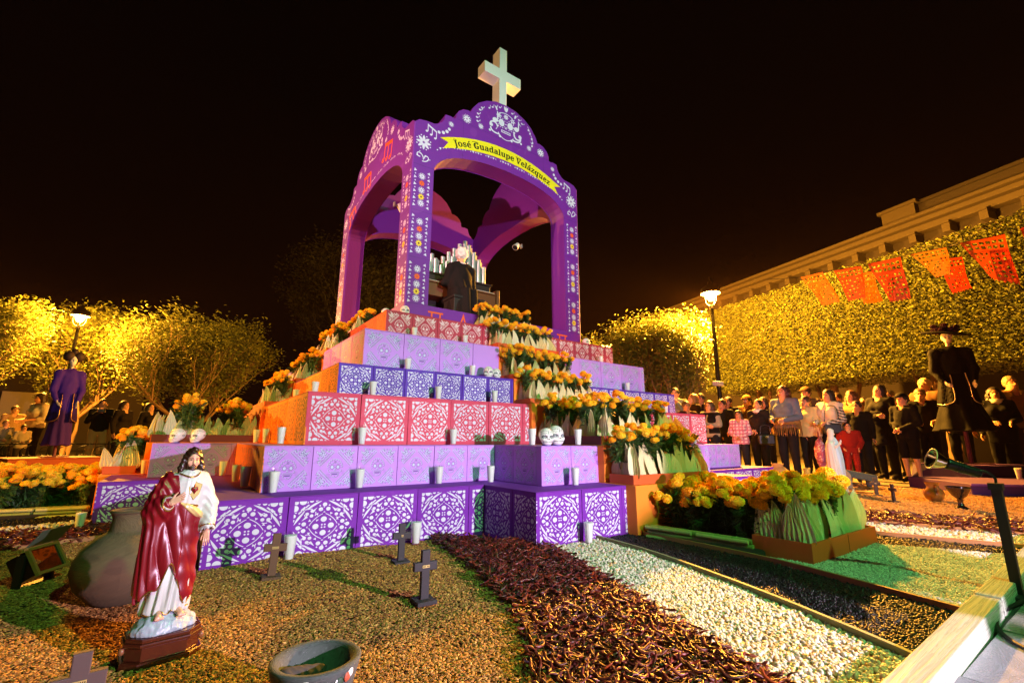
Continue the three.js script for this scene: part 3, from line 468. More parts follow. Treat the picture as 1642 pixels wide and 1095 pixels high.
// ---------------------------------------------------------------- leaves
function leafGeo(l, w, fold = .25) { // a folded blade with a slight droop
  const g = new THREE.BufferGeometry(); g.setAttribute('position', new THREE.Float32BufferAttribute([0, 0, 0, l * .3, w * fold, w * .5, l * .38, 0, 0, l * .3, w * fold, -w * .5, l * .7, w * fold * .8, w * .38, l * .75, -.02 * l, 0, l * .7, w * fold * .8, -w * .38, l, -.1 * l, 0], 3));
  g.setIndex([0, 1, 2, 0, 2, 3, 1, 4, 2, 2, 4, 5, 2, 5, 6, 2, 6, 3, 4, 7, 5, 5, 7, 6]); g.computeVertexNormals(); return g;
}
const leafMat = phys('#ffffff', .5, { side: THREE.DoubleSide, transmission: .25, thickness: 0 });
const leafMat2 = mat('#26281f', .8, { side: THREE.DoubleSide });  // leaves of the dim tree, lack of lamp light put into the colour
function leaves(name, parent, list, geo, tint) {
  const im = new THREE.InstancedMesh(geo, leafMat, list.length), c = new THREE.Color(), q = new THREE.Quaternion(), e = new THREE.Euler(), m = new THREE.Matrix4();
  list.forEach(([x, y, z, s, ry, rz], i) => { e.set(rr(-.7, .7), ry, rz, 'YXZ'); q.setFromEuler(e); m.compose(V(x, y, z), q, V(s, s, s)); im.setMatrixAt(i, m); im.setColorAt(i, tint(c, x, y, z)); });
  im.name = name; im.castShadow = im.receiveShadow = true; im.userData.kind = 'stuff'; parent.add(im); return im;
}
const leafTint = (c) => { const k = rr(.5, 1.35), y = rnd(); return c.setRGB((.11 + .06 * y) * k, (.14 + .03 * y) * k, .02 * k); };
function tree(name, label, at, o) {
  const t = thing(name, label, o.bush ? 'bush' : 'tree', at), woods = [], tips = [];
  const grow = (p, d, len, r, lev) => {
    let q = p.clone(); const dir = d.clone(), n = 3, pts = [q.clone()];
    for (let i = 0; i < n; i++) { dir.x += rr(-.16, .16); dir.z += rr(-.16, .16); dir.y += o.up * .1; dir.normalize(); q = q.clone().addScaledVector(dir, len / n); pts.push(q); if (lev >= o.leafFrom) tips.push([q, dir.clone(), lev]); }
    for (let i = 0; i < n; i++) woods.push(bar(pts[i].toArray(), pts[i + 1].toArray(), r * (1 - i * .2), r * (1 - (i + 1) * .2), lev > 2 ? 3 : 5));
    if (lev < o.levels) { const k = lev === 0 ? o.limbs : lev === 1 ? 3 : 2 + (rnd() < .5 ? 1 : 0); for (let i = 0; i < k; i++) { const a = i / k * 6.28 + rr(-.5, .5), sp = lev === 0 ? o.spread : rr(.35, .85), nd = V(Math.cos(a) * sp * (o.sx || 1), lev === 0 ? 1 : .55 * o.up + .3, Math.sin(a) * sp).add(dir.clone().multiplyScalar(lev ? .75 : 0)).normalize(); grow(pts[n - (lev && i % 2 ? 1 : 0)], nd, len * rr(.68, .92) * (lev === 0 ? o.first : 1), r * .6, lev + 1); } }
  };
  for (let s = 0; s < (o.stems || 1); s++) grow(V(rr(-.1, .1) * (o.stems || 1), 0, rr(-.1, .1) * (o.stems || 1)), V(rr(-.2, .2) * (o.stems || 1), 1, rr(-.2, .2) * (o.stems || 1)).normalize(), o.trunk, o.r, 0);
  part('trunk', woods, mat('#7d6146', .85), t);
  const L = [], per = o.leaves / tips.length;
  for (const [p, d, lev] of tips) { const n = Math.floor(per) + (rnd() < (per % 1) ? 1 : 0), clump = Math.min(1, Math.max(.25, .62 + .9 * noise(p.x * 1.1 + at[0], p.y * 1.1, p.z * 1.1))); for (let i = 0; i < n * 1.6 * clump; i++) { const R = o.puff; L.push([p.x + rr(-R, R) + d.x * rr(-.2, .25), p.y + rr(-R, R) * .8 + d.y * rr(-.2, o.wisp || .2), p.z + rr(-R, R) + d.z * rr(-.2, .25), rr(.7, 1.25) * o.leaf, rr(0, 6.28), rr(-.6, 1)]); } }
  leaves('crown', t, L, leafGeo(.1, .042), leafTint); if (o.dim) { t.children[1].material = leafMat2; t.children[0].material = mat('#1d1712', .9); } if (o.sy) t.scale.set(o.sxz || 1, o.sy, o.sxz || 1); return shade(t);  // dim: night shade put into leaf and bark colour
}
tree('plaza_tree', 'wide leafy tree with wispy upright shoots, left of the altar', [-3.2, 0, -14.6], { sy: 1.0, sxz: 1.12, trunk: 1.3, r: .09, limbs: 6, first: 1, spread: 1.15, levels: 5, leafFrom: 2, up: .55, leaves: 42000, puff: .3, leaf: 1.15, wisp: .6, stems: 2 });
tree('plaza_tree', 'bright lamp lit tree directly behind the purple velvet figure', [-6.6, 0, -17.6], { sy: 1.15, sxz: 1.1, trunk: 1.3, r: .085, limbs: 6, first: 1, spread: 1.15, levels: 5, leafFrom: 2, up: .5, leaves: 42000, puff: .3, leaf: 1.25, wisp: .4, stems: 2 });
tree('plaza_tree', 'tree at the left edge with bare shoots rising above it', [-9.0, 0, -14.2], { sy: .95, sxz: 1.05, trunk: 1.4, r: .1, limbs: 6, first: 1.05, spread: 1.1, levels: 5, leafFrom: 2, up: .6, leaves: 40000, puff: .3, leaf: 1.15, wisp: .7 });
tree('plaza_tree', 'shaded tree at the far left behind the lit ones', [-12.5, 0, -17], { trunk: 1.7, r: .12, limbs: 5, first: 1.1, spread: 1.1, levels: 5, leafFrom: 3, up: .7, leaves: 9000, puff: .3, leaf: 1.6 });
tree('plaza_tree', 'dark tall tree seen through the kiosk arches', [4.6, 0, -21], { trunk: 5.4, r: .3, limbs: 5, first: .9, spread: .8, levels: 5, leafFrom: 2, up: .8, leaves: 34000, puff: .7, leaf: 2.2, dim: 1, sy: .66, sxz: .95 });
tree('plaza_tree', 'rounded golden bush tree under the hedge street lamp', [7.4, 0, -1.9], { sy: 1.12, trunk: .9, r: .075, limbs: 6, first: 1, spread: 1.1, levels: 5, leafFrom: 3, up: .62, leaves: 34000, puff: .22, leaf: 1.0, wisp: .8, stems: 2 });
tree('plaza_tree', 'small bright tree between the altar and the low street lamp', [9.4, 0, -6.4], { trunk: 1.2, r: .08, limbs: 5, first: 1, spread: .9, levels: 4, leafFrom: 2, up: .7, leaves: 14000, puff: .25, leaf: 1.5, wisp: .4 });
// ---------------------------------------------------------------- clipped hedge trees in one row, and the building behind
{
  const D = V(.215, 0, -.977), N = V(-.977, 0, -.215), at = (s, off, y) => [11.13 + D.x * s - N.x * off, y, 3.38 + D.z * s - N.z * off];
  const len = 2.62, n = 5;
  for (let k = 0; k < n; k++) {
    const s0 = -6.0 + k * len, c = at(s0 + len / 2, 1.25, 0), t = thing('clipped_tree', `clipped box shaped tree of the hedge, ${['cut by the right frame edge', 'behind the black dressed figure', 'behind the largest flags', 'behind the leftmost flags', 'farthest, just right of the street lamp'][k]}`, 'hedge tree', c, 0, 'clipped trees forming the tall hedge');
    t.rotation.y = Math.atan2(-D.z, D.x) + Math.PI; // local x runs along the row, local z towards the plaza
    const lo = 2.42, hi = 5.5, W = [];
    for (let j = 0; j < 4; j++) W.push(bar([0, 0, 0].map((v, i) => v + [rr(-.1, .1), 0, rr(-.1, .1)][i]), [rr(-.9, .9), rr(2.5, 3), rr(-.7, .7)], .1, .05, 6));
    W.push(bar([0, 0, 0], [rr(-.1, .1), 2.7, 0], .15, .1, 7)); part('trunk', W, mat('#6e5138', .9), t);
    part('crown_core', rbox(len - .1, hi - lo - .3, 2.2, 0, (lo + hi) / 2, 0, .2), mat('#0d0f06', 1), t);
    const L = [], put = (x, y, z, nx, ny, nz) => { const w = .05 * noise(x * 2.1 + k * 9, y * 2.1, z * 2) + .05 * noise(x * 7 + k * 9, y * 7, z * 7) + rr(-.05, .06); L.push([x + nx * w + rr(-.04, .04), y + ny * w, z + nz * w, rr(.7, 1.2), rr(0, 6.28), rr(-.5, .9)]); };
    for (let i = 0; i < 13000; i++) put(rr(-len / 2, len / 2), rr(lo, hi), 1.2, 0, 0, 1);
    for (let i = 0; i < 1500; i++) put(rr(-len / 2, len / 2), lo, rr(-1.2, 1.2), 0, -1, 0);
    for (let i = 0; i < 1300; i++) put(rr(-len / 2, len / 2), hi, rr(-1.2, 1.2), 0, 1, 0);
    leaves('crown', t, L, leafGeo(.08, .042), leafTint); shade(t);
  }
  const b = thing('building', 'long two storey building with a heavy stone cornice behind the hedge', 'building', [17.5, 0, 5.1]); b.rotation.y = Math.atan2(.97, .235) + Math.PI;
  const stone = mat('#453c31', .9, { bumpMap: GN, bumpScale: .01 }), pale = mat('#62563f', .8, { bumpMap: GN, bumpScale: .008 });
  // local x runs along the facade (away from the viewer), local z towards the plaza
  part('wall', box(28, 8.2, .6, -4.1, 4.1, -.3), stone, b);
  part('cornice', merge([box(28, .22, .5, -4.1, 8.3, .15), box(28.2, .16, .75, -4.1, 8.5, .28), box(28.4, .12, .95, -4.1, 8.66, .38)]), pale, b);
  part('parapet', merge([box(13.5, .7, .35, 3.3, 9.05, -.15), box(13.5, .12, .5, 3.3, 9.44, -.13), box(14.5, .25, .4, -10.8, 8.83, -.12)]), stone, b);
  const br = merge([box(.22, .3, .5, 0, 7.98, .27), box(.26, .06, .58, 0, 8.15, .3)]);
  for (let i = 0; i < 26; i++) { const o = part('bracket', br, pale, b); o.position.x = 8 - i; }
  { const o = part('pedestal', merge([box(1.1, .75, .7, 0, 9.05, -.05), box(1.3, .12, .85, 0, 9.46, -.05)]), pale, b); o.position.x = -3.4; }
  for (let i = 0; i < 6; i++) { const o = part('window', merge([box(1.5, .16, .3, 0, 7.5, .1), box(.16, 2.4, .2, -.67, 6.2, .1), box(.16, 2.4, .2, .67, 6.2, .1), box(1.5, .14, .34, 0, 4.94, .1)]), pale, b); o.position.x = 9 - i * 4; const g = part('pane', box(1.18, 2.3, .05, 0, 6.2, .03), mat('#0b0b0c', .2), o); }
  part('frieze', merge(Array.from({ length: 48 }, (_, i) => box(.34, .4, .05, 9 - i * .55, 7.55, .025)).filter((_, i) => i % 7 !== 3)), pale, b);
  shade(b);
  // far facade across the square on the left, mostly dark
  const c = thing('building', 'dim low building wall far behind the left trees', 'building', [-20, 0, -26]); c.rotation.y = .25;
  part('wall', box(30, 7, .6, 0, 3.5, 0), stone, c); part('cornice', box(30, .4, .9, 0, 7.1, .1), pale, c); for (let i = 0; i < 6; i++) part('doorway', box(1.6, 3, .1, -10 + i * 4, 1.5, .36), mat('#d9c9a0', .8), c); shade(c);
}
// ---------------------------------------------------------------- low iron fence on the left
{
  const iron = mat('#14110e', .5, { metalness: .5 });
  const P = [[-8.2, -8.5], [-7.0, -8.25], [-5.8, -7.95], [-4.6, -7.7], [-3.4, -7.45]];
  for (let i = 0; i < 4; i++) {
    const [x0, z0] = P[i], [x1, z1] = P[i + 1], t = thing('iron_fence', ['low black iron fence section at the left frame edge', 'low black iron fence section beside the velvet figure base', 'low black iron fence section before the man with beige trousers', 'low black iron fence section farthest right, by the altar'][i], 'fence', [x0, 0, z0]); t.rotation.y = Math.atan2(-(z1 - z0), x1 - x0); const L = Math.hypot(x1 - x0, z1 - z0);
    for (const x of [0, L]) part('post', bar([x, 0, 0], [x, .62, 0], .022), iron, t);
    for (const y of [.08, .56]) part('rail', box(L, .025, .02, L / 2, y, 0), iron, t);
    for (let k = 0; k < 4; k++) { const c = L * (k + .5) / 4; part('scroll', merge([tube([[c - .1, .1, 0], [c + .08, .18, 0], [c + .06, .32, 0], [c - .04, .3, 0], [c - .02, .24, 0]], .009, 16, 4), tube([[c + .1, .54, 0], [c - .08, .46, 0], [c - .06, .32, 0], [c + .04, .34, 0], [c + .02, .4, 0]], .009, 16, 4)]), iron, t); }
    shade(t);
  }
}
// ---------------------------------------------------------------- flower cascades: stepped boxes, planters, husks, marigolds
const huskMats = ['#e3d3a4', '#d8c58f', '#ece0bb', '#c9bd84', '#b7ba78'].map((c) => phys(c, .75, { side: THREE.DoubleSide, transmission: .12, thickness: 0, bumpMap: (() => { const t = noiseTex(64, [[40, 1]], 60, 255); t.repeat.set(9, .6); return t; })(), bumpScale: .002 }));
const huskGeos = Array.from({ length: 9 }, (_, v) => { // pointed, pleated dry corn husk, base at the origin, fanned and curling at the tip
  const nu = 9, nv = 9, p = [], uv = [], ix = [], tw = rr(-.4, .4), lean = rr(-.05, .16), cup = rr(-.1, .12), off = rr(-.22, .22), pk = rr(.01, .024), wide = rr(.4, .56), peak = rr(.15, .4), split = v % 3 === 0;
  for (let j = 0; j <= nv; j++) { const t = j / nv, w = wide * (t < peak ? .72 + .28 * Math.sin(t / peak * 1.57) : Math.pow(1 - (t - peak) / (1 - peak), .72)) + .012; for (let i = 0; i <= nu; i++) { const s = i / nu * 2 - 1, x = s * w * .5, y = t * (1 + (split ? .08 * s : 0)) + .02 * Math.sin(i * 2.4 + v * 3) * t, z = -cup * x * x * 6 - lean * t * t + pk * (i % 2 ? 1 : -1) * (1 - .5 * t) + .02 * Math.sin(t * 6 + v) + (t > .7 ? .6 * (t - .7) ** 2 * (v % 3 - 1) : 0), a = tw * t; p.push(x * Math.cos(a) + off * t * t, y, z + x * Math.sin(a)); uv.push(i / nu, t); if (i < nu && j < nv) { const k = j * (nu + 1) + i; ix.push(k, k + 1, k + nu + 1, k + 1, k + nu + 2, k + nu + 1); } } }
  let g = new THREE.BufferGeometry(); g.setAttribute('position', new THREE.Float32BufferAttribute(p, 3)); g.setAttribute('uv', new THREE.Float32BufferAttribute(uv, 2)); g.setIndex(ix); g = g.toNonIndexed(); g.computeVertexNormals(); return g;
});
const bloomGeos = [0, 1, 2].map((v) => { // marigold pompon: rings of short ruffled petals over a core
  const L = [new THREE.IcosahedronGeometry(.78, 1)]; L[0].deleteAttribute('uv'); const q = new THREE.Quaternion();
  for (const [lat, n, l, w] of [[-.55, 16, .28, .26], [-.3, 18, .3, .25], [-.05, 19, .3, .25], [.2, 18, .3, .25], [.45, 16, .3, .25], [.7, 14, .3, .24], [.95, 11, .28, .23], [1.2, 8, .27, .22], [1.45, 4, .26, .2]]) for (let i = 0; i < n; i++) {
    const a = (i + (lat * 7 % 1) * .5 + rr(-.2, .2)) / n * 6.283, y = lat + rr(-.07, .07), g = new THREE.BufferGeometry(), k = rr(.85, 1.2);
    g.setAttribute('position', new THREE.Float32BufferAttribute([0, -w / 2, 0, 0, w / 2, 0, l * k, w * .62, .09, l * k, -w * .62, -.05, l * k * 1.08, 0, -.1], 3)); g.setIndex([0, 3, 4, 0, 4, 1, 1, 4, 2]); const f = g.toNonIndexed(); f.computeVertexNormals();
    f.translate(.66, 0, 0); f.rotateX(rr(1.0, 1.9)); f.applyQuaternion(q.setFromEuler(new THREE.Euler(0, -a, y, 'YZX'))); L.push(f);
  }
  return merge(L).scale(1, .82, 1);
});
const bloomMats = ['#ffcb0c', '#ffd214', '#ffbe06', '#ffd92a'].map((c) => phys(c, .65, { side: THREE.DoubleSide, transmission: .15, thickness: 0 }));
const feather = (() => { // pinnate marigold leaf
  const L = []; for (let i = 0; i < 6; i++) for (const s of [-1, 1]) { const g = new THREE.BufferGeometry(), x = .12 + i * .14, l = .26 - i * .022; g.setAttribute('position', new THREE.Float32BufferAttribute([x, 0, 0, x + .1 + l * .3, .03, s * l * .5 - .03, x + l * .75, -.03, s * l, x + .02 + l * .2, .03, s * l * .5 + .04 * s], 3)); g.setIndex(s > 0 ? [0, 3, 2, 0, 2, 1] : [0, 1, 2, 0, 2, 3]); L.push(g.toNonIndexed()); }
  L.push(new THREE.BufferGeometry().setAttribute('position', new THREE.Float32BufferAttribute([0, -.01, -.012, 0, -.01, .012, 1, -.05, 0], 3))); for (const g of L) g.computeVertexNormals(); return merge(L);
})();
const foliMats = ['#40651f', '#365a22', '#4c6d24'].map((c) => phys(c, .55, { side: THREE.DoubleSide, transmission: .2, thickness: 0 }));
const foliGeos = [0, 1, 2, 3].map(() => { const L = []; for (let i = 0; i < 150; i++) { const t = Math.pow(rnd(), .7), a = rr(0, 6.28), r = rr(0, .055) * (.5 + t), s = rr(.05, .095); L.push(feather.clone().scale(s, s, s).rotateZ(rr(-.7, .9)).rotateY(a).translate(Math.cos(a) * r, (.2 + .8 * t) * .2, Math.sin(a) * r)); } for (let i = 0; i < 5; i++) L.push(bar([rr(-.02, .02), 0, rr(-.02, .02)], [rr(-.06, .06), .2, rr(-.06, .06)], .004, .003, 4).deleteAttribute('uv')); return merge(L); });
function plant(at, hgt, n, bloom, label, group, wide = 1) {
  const t = thing('marigold_plant', label, 'marigold', at, rr(0, 6.28), group), k = hgt / .26;
  const f = part('foliage', foliGeos[Math.floor(rnd() * 4)], foliMats[Math.floor(rnd() * 3)], t); f.scale.set(k * wide, k, k * wide);
  for (let i = 0; i < n; i++) { const a = (i + rr(-.3, .3)) / n * 6.28, r = (i % 3 === 0 ? rr(.01, .04) : rr(.055, .11)) * k * wide, y = hgt * (i % 3 === 0 ? rr(.95, 1.12) : rr(.7, 1)); const b = part('blossom', bloomGeos[i % 3], bloomMats[Math.floor(rnd() * 4)], t), s = bloom * rr(.75, 1.15); b.position.set(Math.cos(a) * r, y, Math.sin(a) * r); b.scale.set(s, s, s); b.rotation.set(rr(-.5, .5), rr(0, 6), rr(-.5, .5)); }
  return shade(t);
}
const L3 = (p) => [-p[2], p[1], -p[0]]; // the same spot on the left hand arm of the altar
// rows: [planter base y, x0, x1, zBack, zFront, tray height, plants, plant height, husk height, words]
const ROWS = [
  [2.031, -.5, .36, 1.42, 1.66, .05, 5, .3, .17, 'top planter'],
  [1.729, -.5, .42, 1.74, 2.0, .05, 6, .34, .2, 'second planter'],
  [1.336, -.5, .46, 2.05, 2.3, .05, 6, .34, .2, 'third planter'],
  [1.0546, -.5, .5, 2.34, 2.6, .05, 6, .34, .2, 'fourth planter'],
  [.66, -.5, .68, 2.66, 3.55, .072, 8, .38, .23, 'fifth planter'],
  [.3695, -.5, .5, 3.62, 3.86, .07, 7, .38, .24, 'sixth planter'],
];
const ORD = ['first', 'second', 'third', 'fourth', 'fifth', 'sixth', 'seventh', 'eighth', 'ninth'];
function cascade(side) {
  const P = side === 'left' ? L3 : (p) => p, turn = side === 'left' ? -Math.PI / 2 : 0, where = side === 'left' ? 'of the left side cascade' : 'of the front cascade';
  // orange riser boxes under each planter
  const st = thing('riser_stack', side === 'left' ? 'orange stepped boxes under the flower planters at the left side of the altar' : 'orange stepped boxes carrying the flower cascade down the front of the altar', 'display boxes');
  const tops = [[2.0274, 1.71, 1.68], [1.7255, 2.03, 1.4], [1.3325, 2.32, 1.8], [1.0511, 2.62, 2.0], [.6565, 3.57, 2.4], [.366, 3.88, 3.2]];
  tops.forEach(([y, zf, zb], i) => { const y0 = i === 5 ? 0 : tops[i + 1][0], w = i < 4 ? 1.0 + .0 * i : 1.004 + (i === 5 ? .004 : .2), cx = i === 4 ? .1 : 0; if (i === 0) return; const b = part('riser_box', rbox(w, y - y0 - .002, zf - zb, 0, 0, 0, .003), PAINT.orange, st), p = P([cx, (y + y0) / 2 + .001, (zf + zb) / 2]); if (side === 'left') { b.position.set(p[0], p[1], -cx); b.rotation.y = turn; } else b.position.set(...p); });
  shade(st);
  ROWS.forEach(([y, x0, x1, zb, zf, th, n, ph, hh, words], r) => {
    const t = thing('flower_planter', `orange ${words} from the top ${where}, edged with corn husks`, 'planter', P([(x0 + x1) / 2, y, (zb + zf) / 2]), turn), w = x1 - x0, d = zf - zb, m = r === 4 ? PAINT.maroon : PAINT.tray;
    if (side === 'left') t.position.set(-(zb + zf) / 2, y, -(x0 + x1) / 2);
    const flip = side === 'left' ? -1 : 1; // mirrored along the row so that the same end faces the viewer
    part('tray_side', box(w, th, .01, 0, th / 2, d / 2 - .005), PAINT.tray, t); part('tray_side', box(w, th, .01, 0, th / 2, -d / 2 + .005), PAINT.tray, t);
    part('tray_side', box(.01, th, d - .02, -w / 2 + .005, th / 2, 0), flip > 0 ? m : PAINT.tray, t); part('tray_side', box(.01, th, d - .02, w / 2 - .005, th / 2, 0), m, t);
    part('tray_bottom', box(w - .02, .01, d - .02, 0, .006, 0), PAINT.tray, t);
    const k = Math.round(w / .062), small = Math.round(d / .06);
    for (let i = 0; i < k; i++) { const h = part('husk', huskGeos[Math.floor(rnd() * 9)], huskMats[Math.floor(rnd() * 5 * rnd() + .2)], t), s = hh * rr(.72, 1.14); h.position.set(-w / 2 + .03 + (i + .5 + rr(-.2, .2)) / k * (w - .06), th * .6, d / 2 - rr(.035, .075)); h.scale.set(s * rr(.9, 1.3), s, s); h.rotation.set(rr(-.2, -.02), rr(-.35, .35), rr(-.2, .2)); }
    for (const e of [-1, 1]) for (let i = 0; i < small; i++) { if (e * flip > 0 && r < 4) continue; const h = part('husk', huskGeos[Math.floor(rnd() * 9)], huskMats[Math.floor(rnd() * 5)], t), s = hh * rr(.75, 1.1); h.position.set(e * (w / 2 - rr(.035, .06)), th * .6, -d / 2 + (i + .5) / small * d); h.scale.set(s * 1.1, s, s); h.rotation.set(0, e * Math.PI / 2 + rr(-.3, .3), rr(-.12, .12)); }
    const deep = d > .35 ? 2 : 1;
    for (let i = 0; i < n; i++) for (let j = 0; j < deep; j++) { const px = lerp(x0 + .08, x1 - .08, n > 1 ? i / (n - 1) : .5) + rr(-.03, .03), pz = (zb + zf) / 2 - .03 + (deep > 1 ? (j - .5) * .44 : 0), q = P([px, y + th * .5 + .07, pz - .02]); plant(q, (ph - .07) * rr(.9, 1.1), 9, .036, `${ORD[side === 'left' ? n - 1 - i : i]} marigold plant${deep > 1 ? (j ? ', outer row,' : ', inner row,') : ' from the left'} in the ${words} ${where}`, `marigolds in the ${words} ${where}`); }
  });
}
cascade('front'); cascade('left');
// long marigold bed on the ground with cane bundles and the husk planter at its end
function bed(side) {
  const P = side === 'left' ? L3 : (p) => p, where = side === 'left' ? 'at the left edge' : 'below the cascade';
  const cols = side === 'left' ? [0, 1, 2, 3, 4, 5, 6, 7] : [0, 1, 2, 3, 4, 5, 6];
  for (const c of cols) for (let r = 0; r < 5; r++) { const x = -.2 + r * .17 + rr(-.04, .04), z = 4.0 + c * .135 + rr(-.04, .04); if (side !== 'left' && z > 4.72) continue; plant(P([x, .01, z]), rr(.32, .39), 9, .047, `tall marigold, ${ORD[c]} from the altar, ${ORD[r]} row, bed ${where}`, `marigolds of the long bed ${where}`, .95); }
  const soil = part(numbered('soil_mound'), rbox(.96, .05, side === 'left' ? 1.5 : .85, 0, 0, 0, .02), mat('#1b150e', .95), scene); const q = P([.05, .02, side === 'left' ? 4.55 : 4.27]); soil.position.set(...q); if (side === 'left') soil.rotation.y = Math.PI / 2; tag(soil, `dark soil under the long marigold bed ${where}`, 'soil');
  const cane = ['#9fa35b', '#8d9a4e', '#b3ae6c', '#7f8b46'].map((c) => mat(c, .5, { bumpMap: ROUGH, bumpScale: .001 }));
  [[3.93, 4.27], [4.28, 4.62]].forEach(([z0, z1], b) => {
    const t = thing('cane_bundle', `stack of cut green canes ${where}, the one ${b ? 'away from' : 'next to'} the altar`, 'cane stack', [0, 0, 0]);
    for (let i = 0; i < 9; i++) { const row = Math.floor(i / 3), kx = i % 3, y = .018 + row * .031, x0 = -.47 + .12 * ((z0 - 3.93) / .7) + kx * .033 + (row % 2) * .012, A = [x0 + rr(-.004, .004), y, z0 + rr(-.03, .02)], B = [x0 + .06 + rr(-.004, .004), y + rr(-.003, .003), z1 + rr(-.02, .03)], L = []; const nn = 3; for (let s = 0; s < nn; s++) { const a = A.map((v, j) => lerp(v, B[j], s / nn)), c = A.map((v, j) => lerp(v, B[j], (s + 1) / nn)); L.push(bar(P(a), P(c), .0145, .0145, 9)); if (s) L.push(bar(P(a.map((v, j) => lerp(v, c[j], -.03))), P(a.map((v, j) => lerp(v, c[j], .03))), .0165, .0165, 9)); } part('cane', L, cane[i % 4], t); }
    shade(t);
  });
}
bed('front'); bed('left');
{ // L shaped orange planter on the ground, full of husks and marigolds
  const t = thing('flower_planter', 'low orange planter with big husk leaves at the end of the long marigold bed', 'planter', [.19, .012, 4.79]), w = 1.0, d = .34, th = .112;
  for (const s of [-1, 1]) { part('tray_side', box(w, th, .014, 0, th / 2, s * (d / 2 - .007)), PAINT.tray, t); part('tray_side', box(.014, th, d - .028, s * (w / 2 - .007), th / 2, 0), PAINT.tray, t); } part('seam', box(.004, th, .004, .02, th / 2, d / 2 + .0), mat('#8d3a12', .8), t); part('tray_bottom', box(w - .03, .02, d - .03, 0, .012, 0), mat('#20180f', .9), t);
  for (let i = 0; i < 15; i++) { const h = part('husk', huskGeos[i % 9], huskMats[Math.floor(rnd() * 5)], t), s = rr(.2, .3); h.position.set(-w / 2 + .06 + (i + .5) / 15 * (w - .1), .07, d / 2 - rr(.05, .09)); h.scale.set(s * 1.15, s, s); h.rotation.set(rr(-.2, -.04), rr(-.3, .3), rr(-.14, .14)); }
  for (let i = 0; i < 6; i++) { const h = part('husk', huskGeos[(i * 4) % 9], huskMats[i === 2 || i === 3 ? 4 : i % 3], t), s = rr(.24, .31); h.position.set(-w / 2 + rr(.05, .08), .07, -d / 2 + .03 + (i + .5) / 6 * (d - .08)); h.scale.set(s * 1.2, s, s); h.rotation.set(0, -Math.PI / 2 + rr(-.3, .3), rr(-.1, .1)); }
  shade(t);
  for (let i = 0; i < 8; i++) plant([-.17 + i * .11, .13, 4.76 + rr(-.04, .04)], rr(.27, .33), 9, .05, `${ORD[i]} big blossomed marigold plant from the left in the low ground planter`, 'marigolds of the low husk planter', .8);
}
